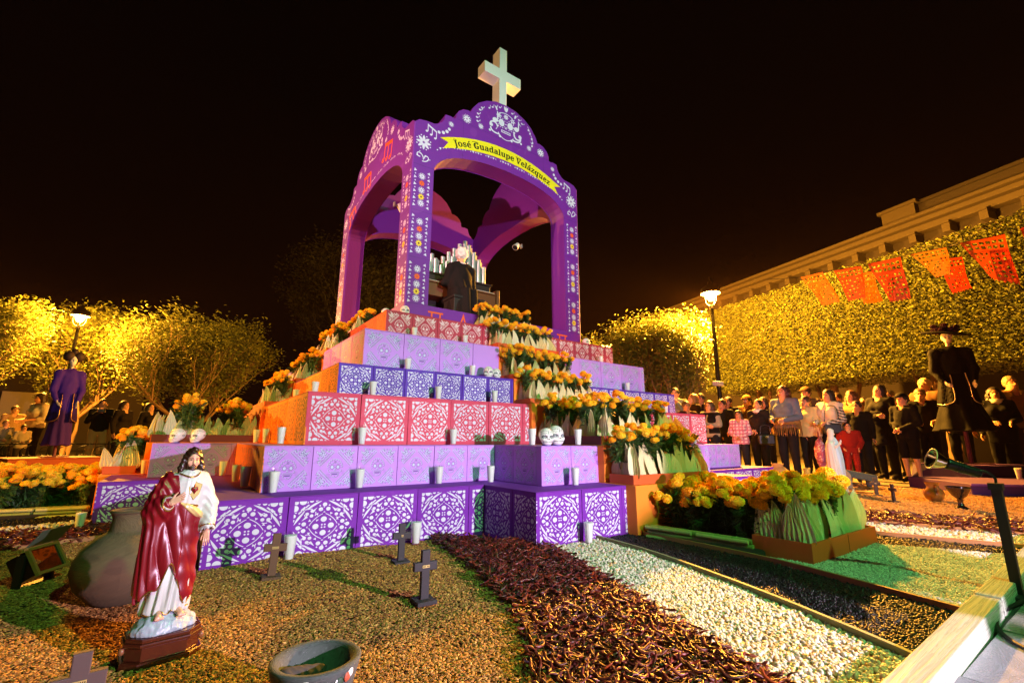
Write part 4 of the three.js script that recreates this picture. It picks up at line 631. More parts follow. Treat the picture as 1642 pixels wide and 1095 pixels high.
// ---------------------------------------------------------------- candles
{
  const glass = phys('#ffffff', .04, { transmission: 1, thickness: 0, ior: 1.45 }), wax = phys('#dfe6df', .55, { transmission: .0 }), wick = mat('#2a2622', .9), proto = new THREE.Group();
  part('glass', lathe([[0, .001], [.0235, .001], [.036, .15], [.0345, .15], [.0225, .006], [0, .006]], 22), glass, proto); part('wax', lathe([[0, .0075], [.0215, .0075], [.0325, .128], [.03, .131], [0, .1315]], 22), wax, proto); part('wick', bar([0, .13, 0], [.002, .142, .001], .0012, .001, 5), wick, proto);
  const put = (x, y, z, label, s = 1) => { const c = proto.clone(); c.name = numbered('candle'); c.position.set(x, y + .001, z); c.rotation.y = rr(0, 6); c.scale.setScalar(s); scene.add(shade(c)); tag(c, label, 'candle', 'white candles in tall glasses'); };
  const G = .02, [, y1, y2, y3, y4, y5] = ALT.y;
  put(-.985, G, 3.862, 'white candle on the pale corn against the purple altar arm'); put(-1.958, G, 3.235, 'white candle on the mulch behind the small dark cross by the chillies', 1.06); put(-2.726, G, 3.225, 'white candle behind the small brown cross near the statue', 1.05); put(-3.84, G, 1.44, 'white candle on the ground at the far left corner of the purple arm');
  put(-2.8, y1, 2.93, 'white candle at the near left corner of the lilac step', 1.02); put(-2.26, y1, 2.93, 'white candle before the second lilac panel', 1.0); put(-1.66, y1, 2.95, 'white candle before the fourth lilac panel'); put(-1.26, y1, 3.06, 'white candle in the inner corner of the lilac step'); put(-.85, y1, 3.6, 'white candle before the front lilac panel of the arm');
  put(-3.55, y1, .56, 'white candle beside the small left planter'); put(-2.92, y1, 1.95, 'amber lit candle, rear one of the pair beside the orange lattice'); put(-2.905, y1, 2.42, 'amber lit candle, front one of the pair beside the orange lattice', 1.08); put(-2.96, y1, 1.2, 'dim green candle before the shaded lilac panel');
  put(-2.18, y2, 2.66, 'white candle before the first coral panel seam'); put(-1.39, y2, 2.66, 'white candle before the third coral panel seam'); put(-1.05, y2, 3.33, 'white candle on the lilac arm left of the two skulls'); put(-.66, y2, 3.6 - .16, 'white candle on the lilac arm right of the two skulls');
  put(-2.7, y2, 1.02, 'amber candle on the lilac ledge, leftmost of three by the orange lattice'); put(-2.68, y2, 1.5, 'amber candle on the lilac ledge, middle of three by the orange lattice'); put(-2.68, y2, 2.28, 'amber candle on the lilac ledge, rightmost of three by the orange lattice'); put(2.1, y2, 2.7, 'white candle at the far right end of the lilac ledge');
  put(-2.04, y3, 2.42, 'white candle before the first violet panel seam', .95); put(-1.43, y3, 2.42, 'white candle before the third violet panel seam', .95); put(-.81, y3, 2.42, 'white candle before the fifth violet panel, by the third planter', .95); put(-2.42, y3, 2.05, 'amber candle on the coral ledge, the nearer one'); put(-2.42, y3, 1.25, 'amber candle on the coral ledge, the farther one'); put(1.93, y3, 2.42, 'white candle at the far right end of the coral ledge');
  put(-1.62, y4, 2.13, 'white candle before the second lilac filigree seam high up', .95); put(-.9, y4, 2.13, 'white candle before the plain lilac board, beside two skulls', .95); put(1.53, y4, 2.13, 'white candle at the far right of the violet ledge', .95);
  put(-1.45, y5, 1.85, 'white candle before the crimson top step, left one', .9); put(-.84, y5, 1.85, 'white candle before the crimson top step, right one', .9); put(1.33, y5, 1.85, 'white candle before the far right end of the crimson step', .9);
  put(3.13, y1, 2.68, 'white candle at the far right end of the purple ledge'); put(1.1, y1, 3.45, 'white candle on the purple ledge behind the sixth planter');
  put(6.75, .16, 4.9, 'white candle on the purple platform at the right edge, left one', 1.2); put(6.95, .16, 5.0, 'white candle on the purple platform at the right edge, right one', 1.2);
}
// ---------------------------------------------------------------- painted sugar skulls
{
  const face = canvas(512, 512, (g, S) => {
    g.fillStyle = '#eceae6'; g.fillRect(0, 0, S, S); g.strokeStyle = '#2a2a35'; g.fillStyle = '#15151c'; g.lineWidth = 4;
    const cx = 256, e = (x, y, rx, ry) => { g.beginPath(); g.ellipse(x, y, rx, ry, 0, 0, 7); g.fill(); };
    for (const s of [-1, 1]) { for (let i = 0; i < 10; i++) { const a = i / 10 * 6.28; g.fillStyle = '#8a8aa6'; e(cx + s * 46 + Math.cos(a) * 37, 268 + Math.sin(a) * 36, 6, 6); } g.fillStyle = '#15151c'; e(cx + s * 46, 268, 29, 28); g.fillStyle = '#b8c2c8'; e(cx + s * 46, 269, 16, 15); g.fillStyle = '#22222c'; e(cx + s * 46, 269, 8, 8); g.fillStyle = '#15151c'; e(cx + s * 8, 318, 6, 12); g.beginPath(); g.arc(cx + s * 80, 330, 16, .5, 4.6); g.stroke(); g.beginPath(); g.arc(cx + s * 60, 215, 26, 3.4, 6); g.stroke(); }
    g.beginPath(); g.moveTo(196, 368); g.quadraticCurveTo(256, 386, 316, 368); g.stroke(); for (let i = -5; i <= 5; i++) { g.beginPath(); g.moveTo(cx + i * 11, 356); g.lineTo(cx + i * 11, 388); g.stroke(); }
    g.beginPath(); g.moveTo(256, 140); g.lineTo(256, 236); g.moveTo(222, 196); g.quadraticCurveTo(256, 166, 290, 196); g.stroke(); for (let i = 0; i < 26; i++) { g.beginPath(); g.arc(i * 20, 150 + 14 * Math.sin(i), 5, 0, 7); g.stroke(); }
    for (const x of [60, 452]) for (let i = 0; i < 7; i++) { const a = i / 7 * 6.28; g.beginPath(); g.ellipse(x + Math.cos(a) * 22, 260 + Math.sin(a) * 22, 12, 6, a, 0, 7); g.stroke(); }
  });
  const f = (x, y, z) => { // cranium, cheekbones, upper jaw; eye sockets pressed in
    let d = ell(x, y, z, [0, .098, -.006], [.07, .072, .08]); d = sm(d, ell(x, y, z, [0, .05, .03], [.054, .044, .045]), .03); d = sm(d, ell(x, y, z, [0, .026, .03], [.042, .028, .042]), .02);
    for (const s of [-1, 1]) { d = smx(d, -ell(x, y, z, [s * .027, .078, .078], [.019, .017, .022]), .008); d = sm(d, ell(x, y, z, [s * .048, .056, .036], [.014, .012, .026]), .014); }
    d = smx(d, -ell(x, y, z, [0, .055, .08], [.007, .012, .014]), .005); return Math.max(d, -y + .002);
  };
  const g = nets(f, [-.09, -.01, -.1], [.09, .18, .1], .006), p = g.attributes.position; for (let i = 0; i < p.count; i++) g.attributes.uv.setXY(i, .5 + Math.atan2(p.getX(i), p.getZ(i) + .02) / 5.2, Math.max(0, p.getY(i)) / .17 * .74 + .12);
  const m = mat('#ffffff', .35, { map: face }), base = mat('#4b3f9a', .6), proto = new THREE.Group(); part('head', g, m, proto); part('base', cyl(.045, .045, .012, 0, -.004, .01, 20), base, proto);
  const put = (x, y, z, turn, label, s = 1.1) => { const c = proto.clone(); c.name = numbered('sugar_skull'); c.position.set(x, y + .004, z); c.rotation.y = turn; c.scale.setScalar(s * .72); scene.add(shade(c)); tag(c, label, 'skull', 'painted sugar skulls on the altar'); };
  const [, y1, y2, y3, y4, y5, y6] = ALT.y;
  put(-.965, y2, 3.4, -.35, 'white painted skull, the front one of the pair on the lilac arm'); put(-.84, y2, 3.37, -.2, 'white painted skull, the taller rear one of the pair on the lilac arm', 1.28);
  put(-.73, y4, 2.17, -.55, 'white painted skull, left one of two beside the third planter', 1.05); put(-.63, y4, 2.17, -.1, 'white painted skull, right one of two beside the third planter', .95);
  put(-1.45, y6, 1.55, -.2, 'white painted skull at the foot of the near kiosk pillar', 1.0); put(-1.6, y6, 1.36, -1.2, 'white skull half hidden behind the crimson step corner', .9); put(1.35, y6, 1.55, .1, 'white painted skull at the foot of the far kiosk pillar', 1.0);
  put(-3.335, y2, .95, -1.25, 'white skull with round printed eyes, left one of the pair on the left lilac arm', 1.08); put(-3.18, y2, .97, -1.05, 'white skull with round printed eyes, right one of the pair on the left lilac arm', 1.08);
  put(-2.2, y4, .35, -.9, 'white painted skull among husks on the left cascade', 1.15); put(.74, y4, 2.17, .5, 'white skull peeping out right of the fourth planter', 1.0); put(1.5, y2, 2.85, .2, 'white skull half hidden behind the sixth planter', 1.1);
}
// ---------------------------------------------------------------- small wooden grave crosses
{
  const pm = mat('#c9b36b', .45, { metalness: .3 });
  const proto = (c, pw, wide) => { const g = new THREE.Group(), wood = mat(c, .7, { bumpMap: ROUGH, bumpScale: .0012 }); const s = new THREE.Shape(), w = .0185, A = .052, p = [[-w, 0], [-w, .112], [-A, .112], [-A, .147], [-w, .147], [-w, .195], [w, .195], [w, .147], [A, .147], [A, .112], [w, .112], [w, 0]]; p.forEach(([x, y], i) => (i ? s.lineTo(x, y) : s.moveTo(x, y))); part('beam', new THREE.ExtrudeGeometry(s, { depth: .016, bevelEnabled: true, bevelSize: .003, bevelThickness: .003, bevelOffset: -.003, bevelSegments: 2 }).translate(0, .016, -.008), wood, g); part('base', rbox(.088, .017, .088, 0, .0085, 0, .003), wood, g);
    const pl = part('name_plate', box(pw, .0105, .0015, 0, .146, .0125), pm, g); const k = mat('#4a3c1c', .7); for (let i = 0; i < 7; i++) { if (i === 3 && wide) continue; part('letter', box(pw * .07, .0058, .0006, -pw * .4 + i * pw * .133, .146, .0136), k, pl); } return g; };
  const put = (g, x, z, turn, label, y = .02, s = 1, lean = 0) => { g.name = numbered('grave_cross'); g.position.set(x, y, z); g.rotation.set(0, turn, lean); g.scale.setScalar(s); scene.add(shade(g)); tag(g, label, 'cross'); };
  const r45 = .72;
  put(proto('#5d4329', .03), -2.862, 3.545, -.1, 'small brown wooden cross with a brass plate, standing left on the mulch', .02, 1, -.05); put(proto('#332f33', .012), -2.222, 3.63, -.1, 'small dark cross standing nearest the chillies, before a candle'); put(proto('#332f33', .032, true), -2.384, 4.285, -.05, 'small dark cross with a wide brass plate in the middle of the mulch'); put(proto('#55443f', .03), -3.44, 4.62, .1, 'small wooden cross at the very bottom of the frame, left of the stone bowl', -.018, 1);
  put(proto('#4a3524', .02), 4.0, 3.98, -.9, 'small wooden cross on the orange mulch, left one beyond the marigolds', .02, 1.05); put(proto('#2c241e', .02), 3.43, 4.31, .95, 'thin wooden cross seen edge on, in the orange mulch', .02, .95); put(proto('#4a3524', .02), 4.55, 3.2, -.8, 'small wooden cross half hidden behind the marigold blossoms', .02, 1.0);
}
// ---------------------------------------------------------------- pots, bowls and small offerings
{
  const clay = mat('#786c50', .9, { bumpMap: GN, bumpScale: .006, map: canvas(512, 256, (g, W, H) => { g.fillStyle = '#cfc8bc'; g.fillRect(0, 0, W, H); for (let i = 0; i < 700; i++) { const v = 120 + rnd() * 130; g.fillStyle = `rgba(${v},${v * .95},${v * .85},.16)`; g.beginPath(); g.ellipse(rnd() * W, rnd() * H, 2 + rnd() * 30, 1 + rnd() * 9, 0, 0, 7); g.fill(); } }) }), t = thing('clay_pot', 'big round clay jar with a short neck behind the statue', 'clay jar', [-3.44, .0, 3.5]);
  part('body', lathe([[0, 0], [.06, .0], [.11, .03], [.16, .085], [.181, .15], [.176, .195], [.155, .24], [.118, .277], [.085, .296], [.074, .308], [.07, .355], [.078, .378], [.082, .384], [.074, .384], [.064, .36], [.064, .315], [.05, .3]], 48), clay, t); part('rim', new THREE.TorusGeometry(.0765, .007, 8, 40).rotateX(Math.PI / 2).translate(0, .383, 0), clay, t); part('handle', tube([[.074, .34, 0], [.105, .33, 0], [.118, .29, 0], [.1, .275, 0]], .01, 12, 8).rotateY(-.5), clay, t); shade(t);
  const stone = mat('#77817f', .9, { bumpMap: GN, bumpScale: .004, map: canvas(256, 256, (g, S) => { g.fillStyle = '#aeb2ae'; g.fillRect(0, 0, S, S); for (let i = 0; i < 2600; i++) { const v = 90 + rnd() * 150; g.fillStyle = `rgba(${v},${v},${v},.5)`; g.fillRect(rnd() * S, rnd() * S, 1 + rnd() * 3, 1 + rnd() * 3); } }) });
  const b = thing('stone_mortar', 'grey stone mortar bowl at the bottom edge of the frame', 'mortar', [-2.955, .01, 4.855]); b.scale.setScalar(1.13);
  part('bowl', lathe([[0, 0], [.045, 0], [.06, .012], [.084, .06], [.097, .11], [.099, .118], [.094, .122], [.083, .12], [.078, .112], [.062, .06], [.035, .04], [0, .036]], 44), stone, b);
  for (const [a, c, dy] of [[1.25, '#2c4a34', 0], [1.62, '#2c4a34', .0], [1.05, '#b5573a', .004], [1.85, '#b5573a', .004], [.95, '#e8e8e0', .01], [2.0, '#e8e8e0', .01], [1.33, '#f4f4f0', .003], [1.55, '#f4f4f0', .003]]) part('painted_spot', new THREE.SphereGeometry(c[1] === 'f' ? .004 : .009, 10, 8).scale(1, 1.1, .35).translate(0, 0, .0955).rotateY(Math.PI / 2 - a).translate(0, .095 + dy, 0), mat(c, .6), b);
  shade(b); const p = thing('pestle', 'dark rough stone pestle lying inside the mortar bowl', 'pestle', [-2.98, .1, 4.85]); p.scale.setScalar(1.15);
  part('body', nets((x, y, z) => cap(x, y, z, [-.04, .004, 0], [.035, .012, .004], .026, .013) + .002 * noise(x * 90, y * 90, z * 90), [-.075, -.03, -.035], [.06, .04, .035], .0025), mat('#3d3d3b', .95), p); p.rotation.set(0, .2, -.12); shade(p);
  const glaze = phys('#8a5a22', .2, { clearcoat: .7 }), j = thing('clay_jug', 'glazed brown clay jug with one handle on the orange mulch', 'jug', [3.95, .015, 4.55]);
  part('body', lathe([[0, 0], [.05, 0], [.085, .04], [.1, .085], [.088, .125], [.06, .15], [.055, .175], [.07, .21], [.076, .215], [.07, .21], [.05, .175], [.04, .15]], 30), glaze, j); part('handle', tube([[-.06, .19, 0], [-.105, .185, 0], [-.12, .14, 0], [-.09, .1, 0]], .009, 14, 7).rotateY(.6), glaze, j); shade(j);
  const dk = phys('#171310', .15, { clearcoat: .9 }), gb = thing('goblet', 'dark glazed footed incense goblet on the orange mulch', 'goblet', [3.4, .015, 4.88]); part('body', lathe([[0, 0], [.06, 0], [.06, .01], [.03, .03], [.022, .06], [.028, .085], [.025, .1], [.06, .13], [.09, .18], [.1, .2], [.104, .222], [.096, .222], [.08, .18], [.03, .12], [0, .115]], 30), dk, gb); part('foot_ring', new THREE.TorusGeometry(.055, .008, 8, 24).rotateX(Math.PI / 2).translate(0, .008, 0), dk, gb); shade(gb);
  const jr = thing('clay_jar', 'round pale clay jar with a dark hole, beside the purple ledge corner', 'clay jar', [4.6, .0, 2.52]); part('body', lathe([[0, 0], [.08, 0], [.16, .06], [.185, .15], [.16, .23], [.1, .28], [.075, .3], [.09, .34], [.08, .34], [.06, .3]], 30), mat('#a88450', .8), jr); part('spout_hole', new THREE.CircleGeometry(.04, 16).translate(.0, .16, .188).rotateY(-.75), mat('#1c120a', .9), jr); shade(jr);
  const j2 = thing('clay_jar', 'small pale clay jar behind the marigold blossoms', 'clay jar', [4.35, 0, 3.05]); part('body', lathe([[0, 0], [.06, 0], [.12, .06], [.125, .12], [.08, .2], [.04, .24], [.05, .3], [.04, .3], [.03, .24]], 26), mat('#9c8a3e', .7), j2); part('rim', new THREE.TorusGeometry(.046, .006, 6, 20).rotateX(Math.PI / 2).translate(0, .3, 0), mat('#8a7a36', .7), j2); shade(j2);
  const ms = thing('grinding_stone', 'grey sloping grinding stone on short legs, right of the white figure', 'grinding stone', [5.0, 0, 3.4], -.9); part('slab', new THREE.ExtrudeGeometry(new THREE.Shape([[-.25, .22], [.25, .12], [.25, .2], [-.25, .3]].map((p) => new THREE.Vector2(...p))), { depth: .3, bevelEnabled: true, bevelSize: .012, bevelThickness: .012, bevelSegments: 2 }).translate(0, 0, -.15), stone, ms); for (const [x, z, h] of [[-.2, -.1, .24], [-.2, .1, .24], [.2, 0, .15]]) part('leg', cyl(.03, .045, h, x, 0, z, 8), stone, ms); shade(ms);
  const tm = thing('tombstone', 'rounded pale slab standing behind the white figure', 'tombstone', [4.75, 0, 3.35], -.9); part('slab', new THREE.ExtrudeGeometry((() => { const s = new THREE.Shape(); s.moveTo(-.1, 0); s.lineTo(-.1, .18); s.absarc(0, .18, .1, Math.PI, 0, true); s.lineTo(.1, 0); return s; })(), { depth: .05, bevelEnabled: true, bevelSize: .006, bevelThickness: .006, bevelSegments: 2 }), mat('#8f8371', .9), tm); part('foot', box(.26, .03, .12, 0, .015, .025), mat('#7c725f', .9), tm); shade(tm);
  const pl = thing('plate', 'shallow clay plate lying before the grinding stone', 'plate', [4.3, .012, 3.75]); part('dish', lathe([[0, .004], [.07, .004], [.11, .022], [.115, .026], [.108, .026], [.068, .01], [0, .01]], 28), mat('#8a5c2c', .5), pl); shade(pl);
}
// ---------------------------------------------------------------- floodlights and cables
{
  const blk = mat('#121214', .35, { metalness: .5 }), pole = mat('#0d0d0f', .6);
  const t = thing('floodlight', 'black spotlight with a wide silver reflector on a leaning black pole by the board', 'spotlight', [-.09, 0, 5.72]); const POLE = .5;
  part('pole', merge([box(.036, .5, .036, 0, .25, 0), box(.05, .03, .05, 0, .49, 0)]), pole, t); part('foot', rbox(.2, .02, .1, 0, .01, .02, .006), pole, t);
  const hd = new THREE.Group(); hd.name = 'lamp_head'; t.add(hd); hd.position.set(-.06, .585, -.13); hd.scale.setScalar(.86); // its axis +y points out of the reflector
  hd.quaternion.setFromUnitVectors(V(0, 1, 0), V(-.6, .36, -.78).normalize());
  part('housing', lathe([[0, -.13], [.022, -.13], [.027, -.125], [.028, -.06], [.03, -.055], [.03, .0], [.034, .02], [.03, .03]], 24), blk, hd); part('reflector', lathe([[.02, .02], [.032, .04], [.046, .07], [.057, .1], [.06, .102], [.056, .1], [.044, .07], [.028, .04], [0, .03]], 32), phys('#d9d6c4', .12, { metalness: 1 }), hd); part('trim_ring', new THREE.TorusGeometry(.0585, .0035, 8, 32).rotateX(Math.PI / 2).translate(0, .102, 0), mat('#d8cf8e', .4), hd); part('knob', cyl(.01, .01, .03, .036, -.05, 0, 10).rotateZ(.0), mat('#9a9a9a', .3, { metalness: .8 }), hd);
  part('fins', merge([0, 1, 2].map((i) => new THREE.TorusGeometry(.03, .002, 5, 20).rotateX(Math.PI / 2).translate(0, -.045 + i * .012, 0))), blk, hd);
  part('arm', tube([[-.035, .555, -.07], [-.01, .56, -.03], [.012, .53, 0], [0, .49, 0]], .006, 12, 6), blk, t); shade(t); 
  const c = thing('cable', 'black power cable curling over the paving at the lower right', 'cable', [0, 0, 0]); part('cord', tube([[-.1, .02, 5.76], [-.55, .012, 5.72], [-.8, .012, 5.78], [-.92, .012, 5.9], [-.8, .012, 6.0], [-.5, .012, 6.05], [-.2, .012, 6.0], [.2, .012, 6.15], [.8, .012, 6.1]], .0075, 60, 6), pole, c); part('plug', rbox(.05, .03, .03, .82, .016, 6.1, .006), pole, c); shade(c);
  // floodlight lying on the mulch at the left
  const f = thing('floodlight', 'black floodlight on a yoke standing on the mulch left of the clay jar', 'floodlight', [-3.8, .012, 2.98], 1.1); f.scale.setScalar(.72);
  part('stand', merge([box(.018, .21, .045, -.125, .105, 0), box(.018, .21, .045, .125, .105, 0), box(.27, .014, .06, 0, .007, 0)]), pole, f); const bx = new THREE.Group(); bx.name = 'housing'; f.add(bx); bx.position.set(0, .13, 0); bx.rotation.x = -.55;
  part('case', new THREE.ExtrudeGeometry(new THREE.Shape([[-.11, -.075], [.11, -.075], [.11, .075], [-.11, .075]].map((p) => new THREE.Vector2(...p))), { depth: .09, bevelEnabled: true, bevelSize: .008, bevelThickness: .02, bevelSegments: 2 }).translate(0, 0, -.045), blk, bx); part('bezel', merge([box(.25, .02, .02, 0, .085, .07), box(.25, .02, .02, 0, -.085, .07), box(.02, .15, .02, -.115, 0, .07), box(.02, .15, .02, .115, 0, .07)]), mat('#8d6a35', .5), bx); part('visor', new THREE.BoxGeometry(.25, .004, .13).translate(0, .0, .065).rotateX(-.35).translate(0, .1, .075), mat('#4a5a44', .5), bx); part('glass', box(.21, .15, .004, 0, 0, .066), phys('#0b0d0b', .05, { clearcoat: 1 }), bx); shade(f);
  // the fixtures that light the altar, standing behind the photographer
  const sets = [['white floodlight on a slim stand behind the photographer, the low one', FLOOD_AT, [-.6, 2.1, 1.6], 1.1], ['greenish lamp on a tall mast behind the photographer', GREEN_AT, [-1.2, .6, 2.5], 5.4], ['amber floodlight on a stand at the left of the garden', AMBER_AT, [-2.2, .75, -.5], 2.2], ['pink floodlight on a tall mast at the left of the garden', PINK_AT, [-1.4, 3.4, -.2], 6.2], ['white floodlight on a tall stand behind the photographer, aimed at the kiosk', HIGH_AT, [0, 4.3, .9], 2.5]];
  for (const [lab, at, to, h] of sets) { const dir = V(to[0] - at[0], to[1] - at[1], to[2] - at[2]).normalize(), o = thing('floodlight', lab, 'floodlight', [at[0] - dir.x * .25, 0, at[2] - dir.z * .25]); part('mast', cyl(.03, .022, h - .2), pole, o); part('foot', cyl(.2, .18, .03), pole, o); const head = new THREE.Group(); head.name = 'lamp_head'; o.add(head); head.position.set(0, h, 0); head.quaternion.setFromUnitVectors(V(0, 0, 1), dir); part('case', rbox(.3, .24, .14, 0, 0, 0, .02), blk, head); part('lens', box(.26, .2, .006, 0, 0, .0755), mat('#000000', .4, { emissive: h === 1.1 || h === 2.5 ? WHITE : h === 6.2 ? PINK : h > 5 ? GREEN : AMBER, emissiveIntensity: 5 }), head); if (h === 1.1) part('added_beam_flap', box(.4, .004, .34, .25 * dir.x, .048, .25 * dir.z - .17 + 0), blk, o).position.y = at[1]; shade(o); }  // flap over the low lamp is added to cut its upward beam
}
// ---------------------------------------------------------------- organ in the kiosk
{
  const wood = mat('#6d4420', .5, { bumpMap: ROUGH, bumpScale: .001 }), dark = mat('#1d1714', .6), y0 = ALT.y[6];
  const t = thing('organ', 'brown wooden organ console with silver pipes inside the kiosk', 'organ', [0, y0, 0]);
  part('case', merge([rbox(1.35, 1.2, .42, -.02, .6, -.2, .01), rbox(1.4, .03, .46, -.02, 1.215, -.2, .008)]), dark, t); part('key_desk', merge([rbox(1.3, .2, .3, -.02, .86, .12, .01), rbox(1.34, .025, .33, -.02, .975, .12, .005)]), wood, t);
  const ivory = mat('#d8d2c0', .4); for (let i = 0; i < 26; i++) part('key', box(.042, .012, .13, -.6 + i * .046, .994, .2), ivory, t);
  part('foot_board', box(1.2, .5, .02, -.02, .3, .03), mat('#2a2420', .7), t); for (const x of [-.66, .62]) part('side_panel', rbox(.06, 1.05, .5, x, .52, .06, .008), wood, t);
  const tin = phys('#b4c2c6', .3, { metalness: .55, clearcoat: .5 }), Hs = [3.62, 3.69, 3.6, 3.69, 3.8, 3.89, 4.0, 4.08, 3.97, 3.86, 3.75];
  Hs.forEach((h, i) => { for (const b of [0, 1]) { const hh = h - b * .09 - 3.25, x = -.39 + i * .1035 + b * .045; const pi = part('pipe', merge([new THREE.CylinderGeometry(.036, .036, hh, 16, 1, true).translate(0, hh / 2, 0), new THREE.CylinderGeometry(.034, .034, hh, 16, 1, true).translate(0, hh / 2, 0), new THREE.TorusGeometry(.035, .003, 6, 18).rotateX(Math.PI / 2).translate(0, hh, 0)]), tin, t); pi.position.set(x, 1.23, -.33 + b * .06); } });
  shade(t);
  const b = thing('organ_bench', 'black box bench of the organist at the kiosk edge', 'bench', [-.17, y0, .6]); part('seat', rbox(.52, .04, .34, 0, .65, 0, .01), dark, b); part('box', rbox(.5, .63, .32, 0, .315, 0, .008), dark, b); shade(b);
}
// ---------------------------------------------------------------- people
const SKIN = ['#c98f68', '#b97f58', '#d6a079', '#a8704c'].map((c) => mat(c, .6)), CLOTH = new Map(), WEAVE = noiseTex(64, [[30, 1], [60, 1]], 100, 255);
const cloth = (c, r = .85) => { const k = c + r; if (!CLOTH.has(k)) { const b = WEAVE.clone(); b.repeat.set(14, 14); CLOTH.set(k, phys(c, r, { specularIntensity: .35, bumpMap: WEAVE, bumpScale: .0015 })); } return CLOTH.get(k); };
const EYE = mat('#17100c', .3), LIP = mat('#8a4238', .5);
const ARMS = {
  down: [[.235, 1.13, -.02], [.25, .9, .06]], clasp: [[.24, 1.13, -.01], [.045, 1.02, .2]], cross: [[.25, 1.15, .04], [-.07, 1.16, .2]], phone: [[.24, 1.14, .1], [.07, 1.36, .3]], front: [[.24, 1.12, .0], [.12, 1.06, .27]], pocket: [[.265, 1.13, -.04], [.2, .98, .1]], chest: [[.24, 1.12, .02], [.02, 1.24, .19]],
};
function handGeo(at, dir, up, s = 1) { // palm with four fingers and a thumb, slightly curled
  const d = V(...dir).normalize(), u = V(...up).addScaledVector(d, -V(...up).dot(d)).normalize(), n = d.clone().cross(u), P = (a, b, c) => [at[0] + s * (d.x * a + u.x * b + n.x * c), at[1] + s * (d.y * a + u.y * b + n.y * c), at[2] + s * (d.z * a + u.z * b + n.z * c)], L = [];
  const fl = [.068, .078, .072, .055];
  L.push(nets((x, y, z) => { let q = 1; for (let i = 0; i < 4; i++) q = sm(q, cap(x, y, z, P(-.01, -.012 + i * .008, 0), P(.085, -.03 + i * .02, 0), .02 * s, .0105 * s), .012 * s); for (let i = 0; i < 4; i++) { const b = -.03 + i * .02, m = P(.085 + fl[i] * .55, b * 1.05, -.012), e = P(.085 + fl[i] * .95, b * 1.05, -.034); q = Math.min(q, sm(cap(x, y, z, P(.083, b, 0), m, .0095 * s, .0085 * s), cap(x, y, z, m, e, .0085 * s, .0068 * s), .004 * s)); } const t0 = P(.02, -.034, -.004), t1 = P(.058, -.058, -.014), t2 = P(.088, -.066, -.026); return sm(q, Math.min(cap(x, y, z, t0, t1, .014 * s, .0105 * s), cap(x, y, z, t1, t2, .0105 * s, .008 * s)), .008 * s); }, at.map((v) => v - .19 * s), at.map((v) => v + .19 * s), .0095 * s));
  return L[0];
}
